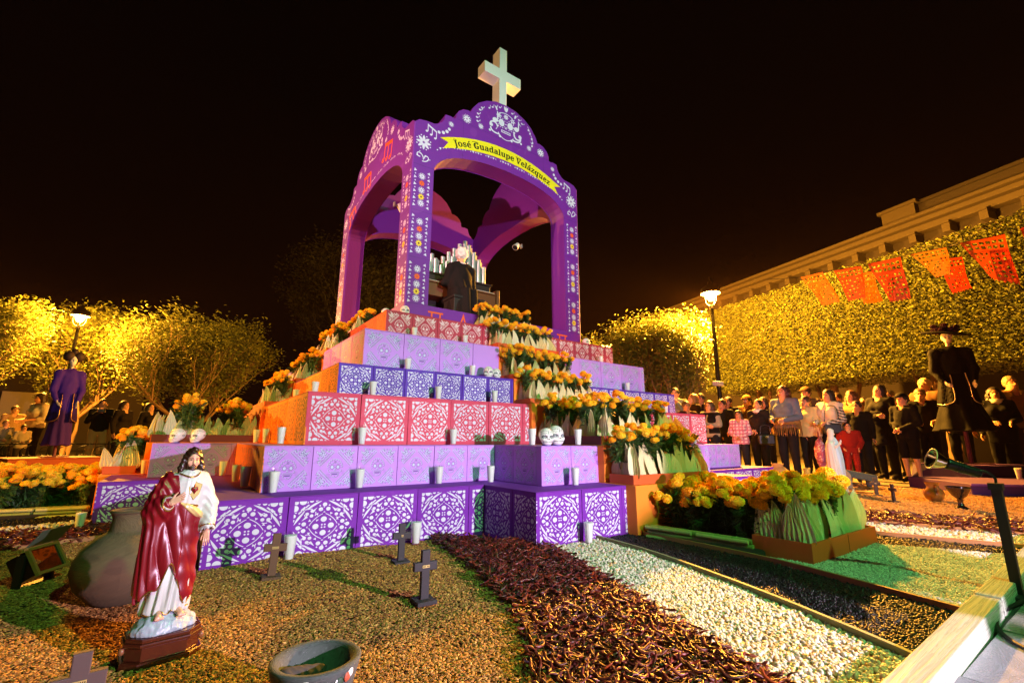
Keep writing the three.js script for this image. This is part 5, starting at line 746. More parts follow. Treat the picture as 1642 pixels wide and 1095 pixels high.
function person(label, at, face, o, kind = 'person') {
  const t = thing(kind === 'person' ? 'person' : kind, label, kind === 'person' ? 'person' : 'figure', [at[0], -.015, at[1]], Math.atan2(face[0] - at[0], face[1] - at[1])), S = (o.h || 1.65) / 1.7, k = o.wide || 1, sd = rr(0, 99), woman = o.woman;
  const g = new THREE.Group(); // figures are built at 1.70 m and scaled by their own root
  t.scale.setScalar(S);
  const A = ARMS[o.arms || 'down'], sh = [.175 * k * (woman ? .92 : 1), 1.405, -.005], limbs = [1, -1].map((s, i) => { const dy = (o.arms === 'cross' && s < 0 ? -.05 : 0), dz = o.arms === 'cross' && s < 0 ? .03 : 0; return { s, sh: [s * sh[0], sh[1], sh[2]], el: [s * A[0][0] * (k * .5 + .5), A[0][1] + dy, A[0][2]], wr: [s * A[1][0], A[1][1] + dy, A[1][2] + dz] }; });
  const step = o.step || 0, hip = [1, -1].map((s) => ({ hip: [s * .09, .92, 0], kn: [s * .1, .49, .02 + s * step * .4], an: [s * .105, .08, -.02 + s * step], toe: [s * .115, .035, .13 + s * step] }));
  const bust = woman ? .02 : 0, belly = o.belly || 0;
  const torso = (x, y, z, e) => { let d = ell(x, y, z, [0, 1.29, -.005], [.165 * k + e, .2, .105 + e + bust * .5]); d = sm(d, ell(x, y, z, [0, 1.05, .0 + belly * .4], [.145 * k + e + belly, .2, .1 + e + belly]), .09); d = sm(d, ell(x, y, z, [0, .92, -.01], [.16 * k + e + (woman ? .015 : 0), .15, .112 + e]), .08); for (const l of limbs) d = sm(d, cap(x, y, z, [l.s * .06, 1.43, -.01], l.sh, .06 + e, .058 + e), .05); if (bust) for (const s of [-1, 1]) d = sm(d, ell(x, y, z, [s * .075, 1.26, .1], [.075 + e, .07 + e, .05 + e]), .04); return d; };
  const arm = (x, y, z, l, e, lo = 0) => Math.min(cap(x, y, z, l.sh, l.el, .05 + e, .042 + e), lo === 2 ? 9 : sm(cap(x, y, z, l.el, lo ? l.el.map((v, i) => lerp(v, l.wr[i], lo)) : l.wr, .041 + e, .03 + e), 9, .01));
  const leg = (x, y, z, h, e) => sm(cap(x, y, z, h.hip, h.kn, .085 + e, .058 + e), cap(x, y, z, h.kn, h.an, .056 + e, .037 + e), .03);
  // body
  const tilt = o.tilt ?? .1, hc = [0, 1.585, .02], cs = Math.cos(tilt), sn = Math.sin(tilt);
  const unTilt = (y, z) => [1.47 + (y - 1.47) * cs - z * sn, (y - 1.47) * sn + z * cs];
  const head = (x, y, z) => { [y, z] = unTilt(y, z); let d = ell(x, y, z, [0, 1.605, .0], [.076, .1, .094]); d = sm(d, ell(x, y, z, [0, 1.535, .035], [.056, .06, .06]), .04); d = sm(d, cap(x, y, z, [0, 1.595, .088], [0, 1.56, .112], .009, .014), .014); d = sm(d, ell(x, y, z, [0, 1.505, .07], [.03, .022, .025]), .02); for (const s of [-1, 1]) { d = smx(d, -ell(x, y, z, [s * .032, 1.595, .098], [.017, .012, .014]), .012); d = sm(d, ell(x, y, z, [s * .08, 1.58, -.005], [.012, .03, .018]), .01); } return d; };
  const bodySkin = SKIN[o.skin ?? 0], bare = o.bareLegs;
  const body = nets((x, y, z) => { let d = sm(head(x, y, z), cap(x, y, z, [0, 1.4, -.015], [0, 1.54, .0], .058, .05), .03); d = sm(d, torso(x, y, z, -.012), .04); for (const l of limbs) d = sm(d, arm(x, y, z, l, -.006), .02); for (const h of hip) d = sm(d, Math.min(leg(x, y, z, h, -.006), cap(x, y, z, h.an, h.toe, .036, .028)), .03); return d; }, [-.42, -.01, -.3], [.42, 1.76, .42], .0165);
  const hands = limbs.map((l) => handGeo(l.wr, [l.wr[0] - l.el[0], l.wr[1] - l.el[1], l.wr[2] - l.el[2]], [0, 0, 1].map((v, i) => (i === 1 && o.arms !== 'down' ? 1 : v)), 1));
  part('body', merge([body, ...hands]), bodySkin, t);
  const fy = (x, y, z) => [x, 1.47 + (y - 1.47) * cs + z * sn, z * cs - (y - 1.47) * sn];
  const eyes = [-1, 1].map((s) => new THREE.SphereGeometry(.011, 8, 6).scale(1.25, .75, .6).translate(...fy(s * .032, 1.594, .089))), brows = [-1, 1].map((s) => box(.036, .007, .01, ...fy(s * .034, 1.617, .093)));
  part('eyes', merge([...eyes, ...brows]), EYE, t); part('mouth', new THREE.SphereGeometry(.02, 8, 6).scale(1.1, .3, .4).translate(...fy(0, 1.532, .097)), LIP, t);
  // hair
  const hl = o.hair || 'short', hcol = mat(o.hairColor || '#1a120d', .55), hlow = hl === 'long' ? 1.27 : hl === 'bob' ? 1.42 : 1.53;
  if (hl !== 'none') part('hair', nets((x, y, z) => { const w = .008 * noise(x * 30 + sd, y * 22, z * 30); [y, z] = unTilt(y, z); let d = ell(x, y, z, [0, 1.622, -.018], [.092, .108, .108]) + w; if (hl !== 'short') { const L = o.curly ? .02 : 0; d = sm(d, Math.min(ell(x, y, z, [.07, (1.58 + hlow) / 2, -.025], [.045 + L, (1.62 - hlow) / 2 + .04, .06 + L]), ell(x, y, z, [-.07, (1.58 + hlow) / 2, -.025], [.045 + L, (1.62 - hlow) / 2 + .04, .06 + L]), ell(x, y, z, [0, (1.6 + hlow) / 2, -.085], [.095 + L, (1.64 - hlow) / 2 + .04, .05 + L])) + w * (o.curly ? 2.5 : 1), .04); } return smx(d, -ell(x, y, z, [0, 1.545, .1], [.07, .098, .075]), .012); }, [-.17, 1.2, -.2], [.17, 1.78, .14], .013), hcol, t);
  if (o.cap) part('cap', merge([new THREE.SphereGeometry(.107, 18, 9, 0, 6.283, 0, 1.5).scale(.92, .9, 1.02).translate(0, 1.64, -.012), new THREE.CylinderGeometry(.075, .08, .012, 16).scale(1, 1, 1.1).translate(0, 1.645, .085)]), cloth(o.cap), t);
  if (o.glasses) part('glasses', merge([-1, 1].map((s) => new THREE.TorusGeometry(.02, .003, 5, 14).translate(...fy(s * .034, 1.594, .104)))), EYE, t);
  // upper garment
  const hem = o.hem ?? .9, e = o.puffy ? .034 : .02, sl = o.sleeve ?? 0, wr = (x, y, z) => .007 * noise(x * 11 + sd, y * 8, z * 11) + .004 * noise(x * 26, y * 18 + sd, z * 26);
  const color = o.stripes ? (x, y, z) => { const inArm = Math.abs(x) > .15 * k; return inArm && Math.sin((y + .45 * Math.abs(x)) * 118) > 0 ? rgb(.015, .015, .02) : new THREE.Color(o.top); } : o.plaid ? (x, y) => (Math.sin(x * 75) > .35 || Math.sin(y * 75) > .35 ? rgb(.5, .16, .25) : rgb(.75, .55, .6)) : null;
  part(o.topName || 'jacket', nets((x, y, z) => { let d = torso(x, y, z, e); if (hem < .86) d = sm(d, Math.max(Math.hypot(x, z * 1.25) - (.155 * k + e + (.92 - y) * (o.flare || .1)), y - .98), .06); let a = 9; for (const l of limbs) a = Math.min(a, arm(x, y, z, l, e - .004, sl)); d = sm(d, a, .03) + wr(x, y, z); d = Math.max(d, hem + .006 * Math.sin(Math.atan2(x, z) * 7) - y, y - 1.475 - (o.collar ? .03 : 0)); return smx(d, -cap(x, y, z, [0, 1.42, .07], [0, 1.56, .1], o.vneck || .045, .07), .012); }, [-.42, hem - .05, -.3], [.42, 1.54, .4], .0185, color), color ? (o.stripes || o.plaid ? phys('#ffffff', .85, { vertexColors: true, sheen: .2 }) : null) : cloth(o.top), t);
  if (o.vest) part('vest', nets((x, y, z) => Math.max(torso(x, y, z, e + .014) + wr(x, y, z), .96 - y, y - 1.44, Math.hypot(x, (z - .15) * .5) - .03 > 0 ? -1 : z > 0 ? .02 - Math.abs(x) : -1), [-.3, .9, -.22], [.3, 1.5, .24], .0185), cloth(o.vest), t);
  if (o.scarf) part('scarf', nets((x, y, z) => Math.max(Math.abs(Math.hypot(x, (z - .01) * 1.1) - .085 - .3 * Math.max(0, 1.46 - y)) - .018 + wr(x, y, z), Math.abs(y - 1.45) - .04), [-.2, 1.38, -.2], [.2, 1.52, .2], .015), cloth(o.scarf), t);
  if (o.poncho) { part('shawl', nets((x, y, z) => Math.max(torso(x, y, z, .05) + 1.6 * wr(x, y, z), y - 1.12, .98 - y), [-.4, .9, -.3], [.4, 1.2, .3], .02), cloth(o.poncho), t); const L = []; for (let i = 0; i < 64; i++) { const a = i / 64 * 6.283, X = Math.sin(a) * .215 * k, Z = Math.cos(a) * .17; L.push(bar([X, 1.0, Z], [X * 1.04 + rr(-.01, .01), rr(.76, .82), Z * 1.04], .006, .004, 3)); } part('fringe', L, cloth(o.poncho), t); }
  // lower garment and shoes
  if (o.skirt) part('skirt', nets((x, y, z) => { const a = Math.atan2(x, z), r = .15 + (1.0 - y) * (o.skirtFlare || .14) + .012 * Math.sin(a * 9 + y * 3) * (1 - y); return Math.max(Math.hypot(x, z * 1.15) - r, y - 1.0, o.skirt - y); }, [-.4, o.skirt - .04, -.36], [.4, 1.04, .36], .02), cloth(o.bottom), t);
  else part('trousers', nets((x, y, z) => { let d = 9; for (const h of hip) d = Math.min(d, leg(x, y, z, h, .018)); d = sm(d, ell(x, y, z, [0, .93, -.005], [.165 * k + belly * .6, .12, .122 + belly * .6]), .05) + wr(x, y, z); return Math.max(d, y - 1.02, (bare || .07) - y); }, [-.3, .02, -.25], [.3, 1.06, .25], .0185), cloth(o.bottom || '#15161c'), t);
  for (const h of hip) part('shoe', nets((x, y, z) => Math.max(sm(cap(x, y, z, h.an, [h.toe[0], .045, h.toe[2]], .048, .036), cap(x, y, z, [h.an[0], .04, h.an[2] - .03], h.an, .04, .042), .03), .004 - y, y - .12), [h.an[0] - .1, -.01, h.an[2] - .12], [h.an[0] + .12, .15, h.an[2] + .24], .015), cloth(o.shoe || '#1a1512', .5), t);
  return shade(t);
}
function heldItem(name, label, category, at, geo, m, turn = 0) { const t = thing(name, label, category, at, turn); geo.forEach(([n, g, mm]) => part(n, g, mm || m, t)); return shade(t); }
const K = [0, 1.0]; // what the crowd looks at: the altar
const NAVY = '#12141c', BLACK = '#0c0b0c';
person('woman with curly hair, dark vest and arms crossed, just right of the coral step', [5.52, .86], K, { h: 1.5, woman: 1, arms: 'cross', hair: 'bob', curly: 1, hairColor: '#3a2013', top: '#8c8473', vest: BLACK, hem: .88, bottom: NAVY });
person('man in a black jacket standing behind the woman with crossed arms', [6.21, .74], K, { h: 1.58, arms: 'pocket', top: BLACK, hem: .86, bottom: NAVY, skin: 1 });
person('girl with long dark hair and a pink plaid shirt', [5.8, 1.31], [-2, 3.5], { h: 1.3, woman: 1, arms: 'clasp', hair: 'long', top: '#c99', plaid: 1, hem: .84, bottom: '#1c1a22', topName: 'shirt', skin: 1 });
person('woman in a dark open jacket with hands clasped, white blouse hem showing', [6.13, 1.54], [-2, 1.6], { h: 1.52, woman: 1, arms: 'clasp', hair: 'short', hairColor: '#2a1a12', top: '#1d1614', scarf: '#d5cfc4', hem: .88, bottom: '#141218', belly: .03, tilt: .25 });
person('man in a brown cap half hidden behind the clasped hands woman', [7.66, .54], K, { h: 1.76, arms: 'down', cap: '#7a5a2a', top: '#6b4a24', hem: .86, bottom: NAVY });
person('long haired woman in a grey blue sweater with a tan fringed shawl', [6.26, 2.0], [-1, 1.4], { h: 1.76, woman: 1, wide: 1.12, belly: .025, arms: 'front', hair: 'long', curly: 1, hairColor: '#3b2114', top: '#5f6a80', hem: .92, bottom: '#17151a', poncho: '#8a6a3c', topName: 'sweater' });
person('woman in a cream jacket holding a pink bag', [6.59, 2.24], K, { h: 1.56, woman: 1, arms: 'down', hair: 'short', hairColor: '#2c1b10', top: '#d8c489', hem: .86, bottom: '#1d1a1a', puffy: 1 });
person('woman in a white vest over black and white striped sleeves', [6.63, 2.63], K, { h: 1.66, woman: 1, arms: 'front', hair: 'bob', hairColor: '#21140d', top: '#d9d4c6', stripes: 1, vest: '#d8d2c2', hem: .9, bottom: '#1b1a20', topName: 'sweater' });
person('man in a dark cap behind the cream jacket woman', [8.83, 1.38], K, { h: 1.96, arms: 'down', cap: '#4a3520', top: '#4c4438', hem: .86, bottom: NAVY });
person('smiling woman with curly hair in a fawn jacket behind the boy', [8.05, 2.54], K, { h: 1.74, woman: 1, arms: 'front', hair: 'bob', curly: 1, hairColor: '#4a2a16', top: '#8a6a45', hem: .86, bottom: NAVY, puffy: 1 });
person('boy in a black jacket in front of the curly haired woman', [7.29, 2.86], [0, 2.6], { h: 1.46, arms: 'down', top: BLACK, hem: .82, bottom: NAVY, skin: 1, hairColor: '#120c09' });
person('small child in a red jacket and red trousers', [6.52, 2.92], [2, 5], { h: 1.04, arms: 'pocket', top: '#8e1f18', hem: .84, bottom: '#9a261c', puffy: 1, wide: 1.15, skin: 2, hairColor: '#1a100b' });
person('tall woman with long dark hair in a long black coat', [7.79, 3.09], K, { h: 1.8, woman: 1, arms: 'cross', hair: 'long', hairColor: '#1d120d', top: '#0f0d10', hem: .6, flare: .12, bottom: BLACK, skin: 2, tilt: .3, topName: 'coat' });
person('boy in a black sweatshirt and short trousers, bare calves', [7.25, 3.57], K, { h: 1.55, arms: 'clasp', top: BLACK, hem: .82, bottom: BLACK, bareLegs: .46, cap: '#0b0a0b', skin: 2, tilt: .2 });
person('grey haired tall man at the back, right of the black coat woman', [9.35, 3.46], K, { h: 2.0, arms: 'down', hairColor: '#b39a72', top: '#6d4f30', hem: .86, bottom: NAVY });
person('man with glasses and a black short sleeved shirt beside the dark dress', [8.46, 3.57], [2, 5], { h: 1.72, arms: 'front', glasses: 1, hairColor: '#6b5236', top: BLACK, sleeve: 2, hem: .86, bottom: BLACK, skin: 2 });
person('man in a tan jacket at the right edge of the frame', [9.24, 4.73], [3, 9], { h: 1.9, arms: 'down', hairColor: '#8a7350', top: '#8a6436', hem: .86, bottom: '#3a2216', wide: 1.15 });
person('woman with frizzy dark hair and white collar right of the dark dress', [8.75, 4.55], [2, 6], { h: 1.68, woman: 1, arms: 'front', hair: 'bob', curly: 1, top: BLACK, scarf: '#cfc8ba', hem: .7, bottom: BLACK });
person('man in a pale grey shirt behind the right end of the violet step', [6.26, -.45], [2, 2], { h: 1.93, arms: 'phone', top: '#6f7a6c', hem: .86, bottom: NAVY, topName: 'shirt' });
person('person in a dark red brown jacket just behind the coral step end', [5.41, .41], [3, 5], { h: 1.52, arms: 'front', top: '#33140e', hem: .84, bottom: NAVY, hairColor: '#3a2213', skin: 3 });
person('person with a raised bright face between the grey shirt man and the lamp', [6.15, .08], [2, -2], { h: 1.74, arms: 'down', hair: 'bob', woman: 1, hairColor: '#7a5228', top: '#2a1712', hem: .84, bottom: NAVY });
person('dark dressed man under the street lamp at the back', [6.75, -.1], K, { h: 1.8, arms: 'pocket', top: '#171112', hem: .84, bottom: NAVY, skin: 3 });
for (const [lab, x, z, h, c, hc] of [['dark figure at the back between the cream jacket and striped sleeve women', 8.87, 2.0, 1.78, '#1a1513', '#2a1a10'], ['back row person in a maroon top behind the tall black coat woman', 9.2, 2.86, 1.8, '#35120e', '#1b120c'], ['back row man with grey hair beside the short sleeved man', 9.74, 3.8, 1.78, '#1c1a1a', '#8a7a62'], ['back row person left of the fringed shawl woman', 7.98, .77, 1.72, '#241a14', '#24160d'], ['back row person in dark grey beside the lamp pole', 7.25, .3, 1.72, '#19171a', '#1a110b'], ['back row woman in black between the dark dress and the tan jacket', 10.2, 4.3, 1.66, '#0f0d0e', '#2a1a10'], ['back row man behind the boy in black', 9.45, 2.31, 1.7, '#151318', '#1a110b']]) person(lab, [x, z], K, { h, arms: rnd() < .5 ? 'down' : 'pocket', top: c, hem: .84, bottom: BLACK, hairColor: hc, skin: Math.floor(rnd() * 4), woman: rnd() < .4, hair: rnd() < .4 ? 'bob' : 'short', tilt: rr(0, .3) });
{ // unseen crouching figure, added to block part of the low floodlight beam
  const t = thing('person', 'added unseen person crouching with a camera, blocking the low floodlight outside the frame', 'person', [-.47, -.01, 7.55], Math.PI), P = { hip: .36, kn: [.17, .46, .26], an: [.14, .08, .02], sh: [.17, .82, .06], el: [.25, .66, .24], wr: [.06, .9, .3] };
  part('body', nets((x, y, z) => { let d = sm(ell(x, y, z, [0, 1.0, .1], [.075, .1, .09]), cap(x, y, z, [0, .8, .05], [0, .95, .09], .055, .05), .03); d = sm(d, cap(x, y, z, [0, .4, -.12], [0, .78, .04], .13, .13), .06); for (const s of [-1, 1]) { d = sm(d, cap(x, y, z, [s * .1, .36, -.12], [s * P.kn[0], P.kn[1], P.kn[2]], .085, .062), .03); d = sm(d, cap(x, y, z, [s * P.kn[0], P.kn[1], P.kn[2]], [s * P.an[0], P.an[1], P.an[2]], .058, .04), .02); d = sm(d, cap(x, y, z, [s * P.an[0], .05, .0], [s * .16, .035, .16], .04, .032), .03); d = sm(d, cap(x, y, z, [s * P.sh[0], P.sh[1], P.sh[2]], [s * P.el[0], P.el[1], P.el[2]], .055, .045), .04); d = sm(d, cap(x, y, z, [s * P.el[0], P.el[1], P.el[2]], [s * P.wr[0], P.wr[1], P.wr[2]], .044, .03), .02); } return d; }, [-.38, -.01, -.34], [.38, 1.14, .44], .016), SKIN[1], t);
  part('jacket', nets((x, y, z) => { let d = cap(x, y, z, [0, .42, -.12], [0, .78, .04], .16, .155); for (const s of [-1, 1]) { d = sm(d, cap(x, y, z, [s * P.sh[0], P.sh[1], P.sh[2]], [s * P.el[0], P.el[1], P.el[2]], .075, .062), .05); d = sm(d, cap(x, y, z, [s * P.el[0], P.el[1], P.el[2]], [s * P.wr[0], P.wr[1], P.wr[2]], .06, .045), .03); } return d + .008 * noise(x * 11, y * 9, z * 11); }, [-.42, .2, -.36], [.42, 1.0, .42], .018), cloth('#17181d'), t);
  part('trousers', nets((x, y, z) => { let d = 9; for (const s of [-1, 1]) d = Math.min(d, sm(cap(x, y, z, [s * .1, .36, -.12], [s * P.kn[0], P.kn[1], P.kn[2]], .105, .08), cap(x, y, z, [s * P.kn[0], P.kn[1], P.kn[2]], [s * P.an[0], P.an[1], P.an[2]], .075, .055), .02)); return d; }, [-.3, .02, -.3], [.3, .62, .4], .018), cloth('#1a1c26'), t);
  part('hair', nets((x, y, z) => smx(ell(x, y, z, [0, 1.02, .08], [.09, .1, .102]) + .006 * noise(x * 30, y * 30, z * 30), -ell(x, y, z, [0, .96, .18], [.07, .1, .075]), .01), [-.12, .9, -.05], [.12, 1.15, .22], .012), mat('#1a120d', .6), t); shade(t);
  heldItem('camera', 'black camera held by the added crouching person outside the frame', 'camera', [-.47, .94, 7.2], [['body', rbox(.14, .09, .06, 0, 0, 0, .01)], ['lens', cyl(.035, .035, .08, 0, 0, 0).rotateX(-Math.PI / 2)]], mat('#141416', .4), 0);
}
// left crowd
person('woman in a white top leaning left beside the velvet figure', [-6.27, -9.99], [-8, -8.6], { h: 1.78, woman: 1, wide: 1.15, belly: .03, arms: 'front', hair: 'long', hairColor: '#2a160d', top: '#c9bba4', sleeve: .35, hem: .9, bottom: '#17120f', topName: 'blouse', tilt: -.1 });
person('child with fair hair at the left edge by the iron fence', [-6.55, -8.96], [-4, -5], { h: 1.08, arms: 'front', hairColor: '#7d5a2f', top: '#8a7a5a', hem: .82, bottom: '#3b3020' });
person('child with a white collar beside the fair haired child', [-6.2, -8.7], [-4, -5], { h: .98, arms: 'front', hairColor: '#2c190e', top: '#a89474', hem: .82, bottom: '#2b241c' });
person('man in a black shirt and beige trousers holding a camera', [-4.9, -8.4], [-4.6, -4], { h: 1.6, arms: 'phone', hairColor: '#1a110b', top: BLACK, hem: .9, bottom: '#a38a62', topName: 'shirt' });
person('woman with very long hair in dark clothes, turned to the altar', [-4.47, -8.09], [-1, -5], { h: 1.56, woman: 1, arms: 'down', hair: 'long', hairColor: '#2a170d', top: '#1b1311', hem: .86, bottom: '#15110f' });
person('dark haired woman with a bag close to the left planter', [-4.0, -8.37], [-1, -5], { h: 1.55, woman: 1, arms: 'down', hair: 'bob', top: '#17100f', hem: .86, bottom: '#120f0e' });
person('smiling person in a light shirt at the back left', [-6.89, -11.05], [-4, -4], { h: 1.5, arms: 'down', hairColor: '#3a2412', top: '#a07c50', hem: .86, bottom: '#2a211a' });
heldItem('camera', 'small dark camera held up by the man in beige trousers', 'camera', [-4.87, 1.31, -8.05], [['body', rbox(.13, .085, .05, 0, 0, 0, .01)], ['lens', cyl(.03, .03, .06, 0, 0, 0).rotateX(Math.PI / 2)]], mat('#141416', .4), 0);
heldItem('mobile_phone', 'glowing mobile phone held by the man in the grey shirt', 'phone', [5.83, 1.55, -.2], [['body', rbox(.075, .15, .01, 0, 0, 0, .004)], ['screen', box(.064, .13, .002, 0, 0, -.0065), mat('#10151a', .2, { emissive: rgb(.5, .6, .7), emissiveIntensity: .8 })]], mat('#e8e8ea', .4), .8);
heldItem('plastic_bag', 'pink dotted plastic bag hanging from the hand of the cream jacket woman', 'bag', [6.33, .28, 2.5], [['bag', nets((x, y, z) => ell(x, y, z, [0, .2, 0], [.15, .26 - .0, .09]) + .012 * noise(x * 14, y * 10, z * 14), [-.2, -.1, -.15], [.2, .5, .15], .016, (x, y, z) => (noise(x * 34, y * 34, z * 34) > .28 ? rgb(.75, .6, .7) : rgb(.42, .09, .2))), phys('#ffffff', .3, { vertexColors: true, clearcoat: .4 })], ['handle', tube([[-.03, .44, 0], [-.01, .58, 0], [.02, .58, 0], [.04, .44, 0]], .008, 10, 5)]], mat('#7a2340', .4), .6);
heldItem('handbag', 'black handbag with a shiny clasp at the side of the fringed shawl woman', 'handbag', [5.98, .62, 1.72], [['bag', rbox(.3, .2, .12, 0, .1, 0, .03)], ['handle', tube([[-.1, .2, 0], [-.07, .36, 0], [.07, .36, 0], [.1, .2, 0]], .01, 12, 5)], ['clasp', box(.05, .03, .01, 0, .15, .064), mat('#cdb56a', .25, { metalness: .9 })]], mat('#0d0b0b', .35), -.8);
heldItem('handbag', 'black shoulder bag at the hip of the striped sleeve woman', 'handbag', [6.4, .82, 2.72], [['bag', rbox(.28, .19, .1, 0, .1, 0, .03)], ['strap', tube([[-.12, .18, 0], [-.05, .5, .02], [.08, .5, .02], [.12, .18, 0]], .008, 14, 5)]], mat('#101012', .4), -.9);
// ---------------------------------------------------------------- organist mannequin, seated with his back to the viewer
{
  const t = thing('organist_mannequin', 'white haired mannequin in a black coat seated at the organ, seen from behind', 'mannequin', [-.18, ALT.y[6], .5]), f = (x, y, z) => { let d = ell(x, y, z, [0, .98, 0], [.185, .28, .12]); d = sm(d, ell(x, y, z, [0, .74, .02], [.2, .18, .17]), .1); for (const s of [-1, 1]) { d = sm(d, cap(x, y, z, [s * .07, 1.22, 0], [s * .17, 1.17, 0], .06, .062), .05); d = sm(d, cap(x, y, z, [s * .185, 1.16, 0], [s * .23, .93, -.06], .058, .055), .04); d = sm(d, cap(x, y, z, [s * .23, .93, -.06], [s * .15, 1.0, -.3], .055, .042), .03); } return d + .012 * Math.sin(x * 46 + y * 7) * sstep(1.15, .7, y) + .006 * noise(x * 12, y * 9, z * 12); };
  part('coat', nets((x, y, z) => { let d = f(x, y, z); d = sm(d, Math.max(Math.hypot(x * .85, z - .1) - .19 - (.75 - y) * .12, y - .8, .36 - y) + .012 * Math.sin(x * 40), .05); return smx(d, -cap(x, y, z, [0, 1.24, -.04], [0, 1.4, -.06], .05, .07), .01); }, [-.36, .34, -.4], [.36, 1.3, .36], .014), cloth('#1a1514'), t);
  part('body', merge([nets((x, y, z) => sm(ell(x, y, z, [0, 1.4, -.02], [.072, .095, .088]), cap(x, y, z, [0, 1.2, -.01], [0, 1.35, -.01], .055, .05), .03), [-.12, 1.12, -.14], [.12, 1.52, .1], .011), ...[-1, 1].map((s) => handGeo([s * .15, 1.0, -.3], [s * -.3, -.1, -1], [0, 0, 1]))]), SKIN[2], t);
  part('hair', nets((x, y, z) => smx(ell(x, y, z, [0, 1.42, .005], [.096, .105, .1]) + .012 * noise(x * 28, y * 24, z * 28) + .008 * Math.sin(x * 90) * Math.sin(y * 70), -ell(x, y, z, [0, 1.37, -.12], [.07, .1, .07]), .01), [-.13, 1.29, -.13], [.13, 1.56, .13], .009), mat('#e2dcd6', .8), t);
  part('collar', tube([[-.06, 1.26, 0], [-.03, 1.25, .055], [.03, 1.25, .055], [.06, 1.26, 0]], .014, 14, 6), mat('#d9d4d0', .7), t);
  for (const s of [-1, 1]) part('trouser_leg', nets((x, y, z) => Math.min(cap(x, y, z, [s * .1, .72, .02], [s * .12, .7, -.36], .08, .06), cap(x, y, z, [s * .12, .7, -.36], [s * .12, .2, -.38], .058, .045)), [s * .1 - .14, .14, -.5], [s * .1 + .16, .82, .14], .016), cloth('#141213'), t);
  shade(t);
}
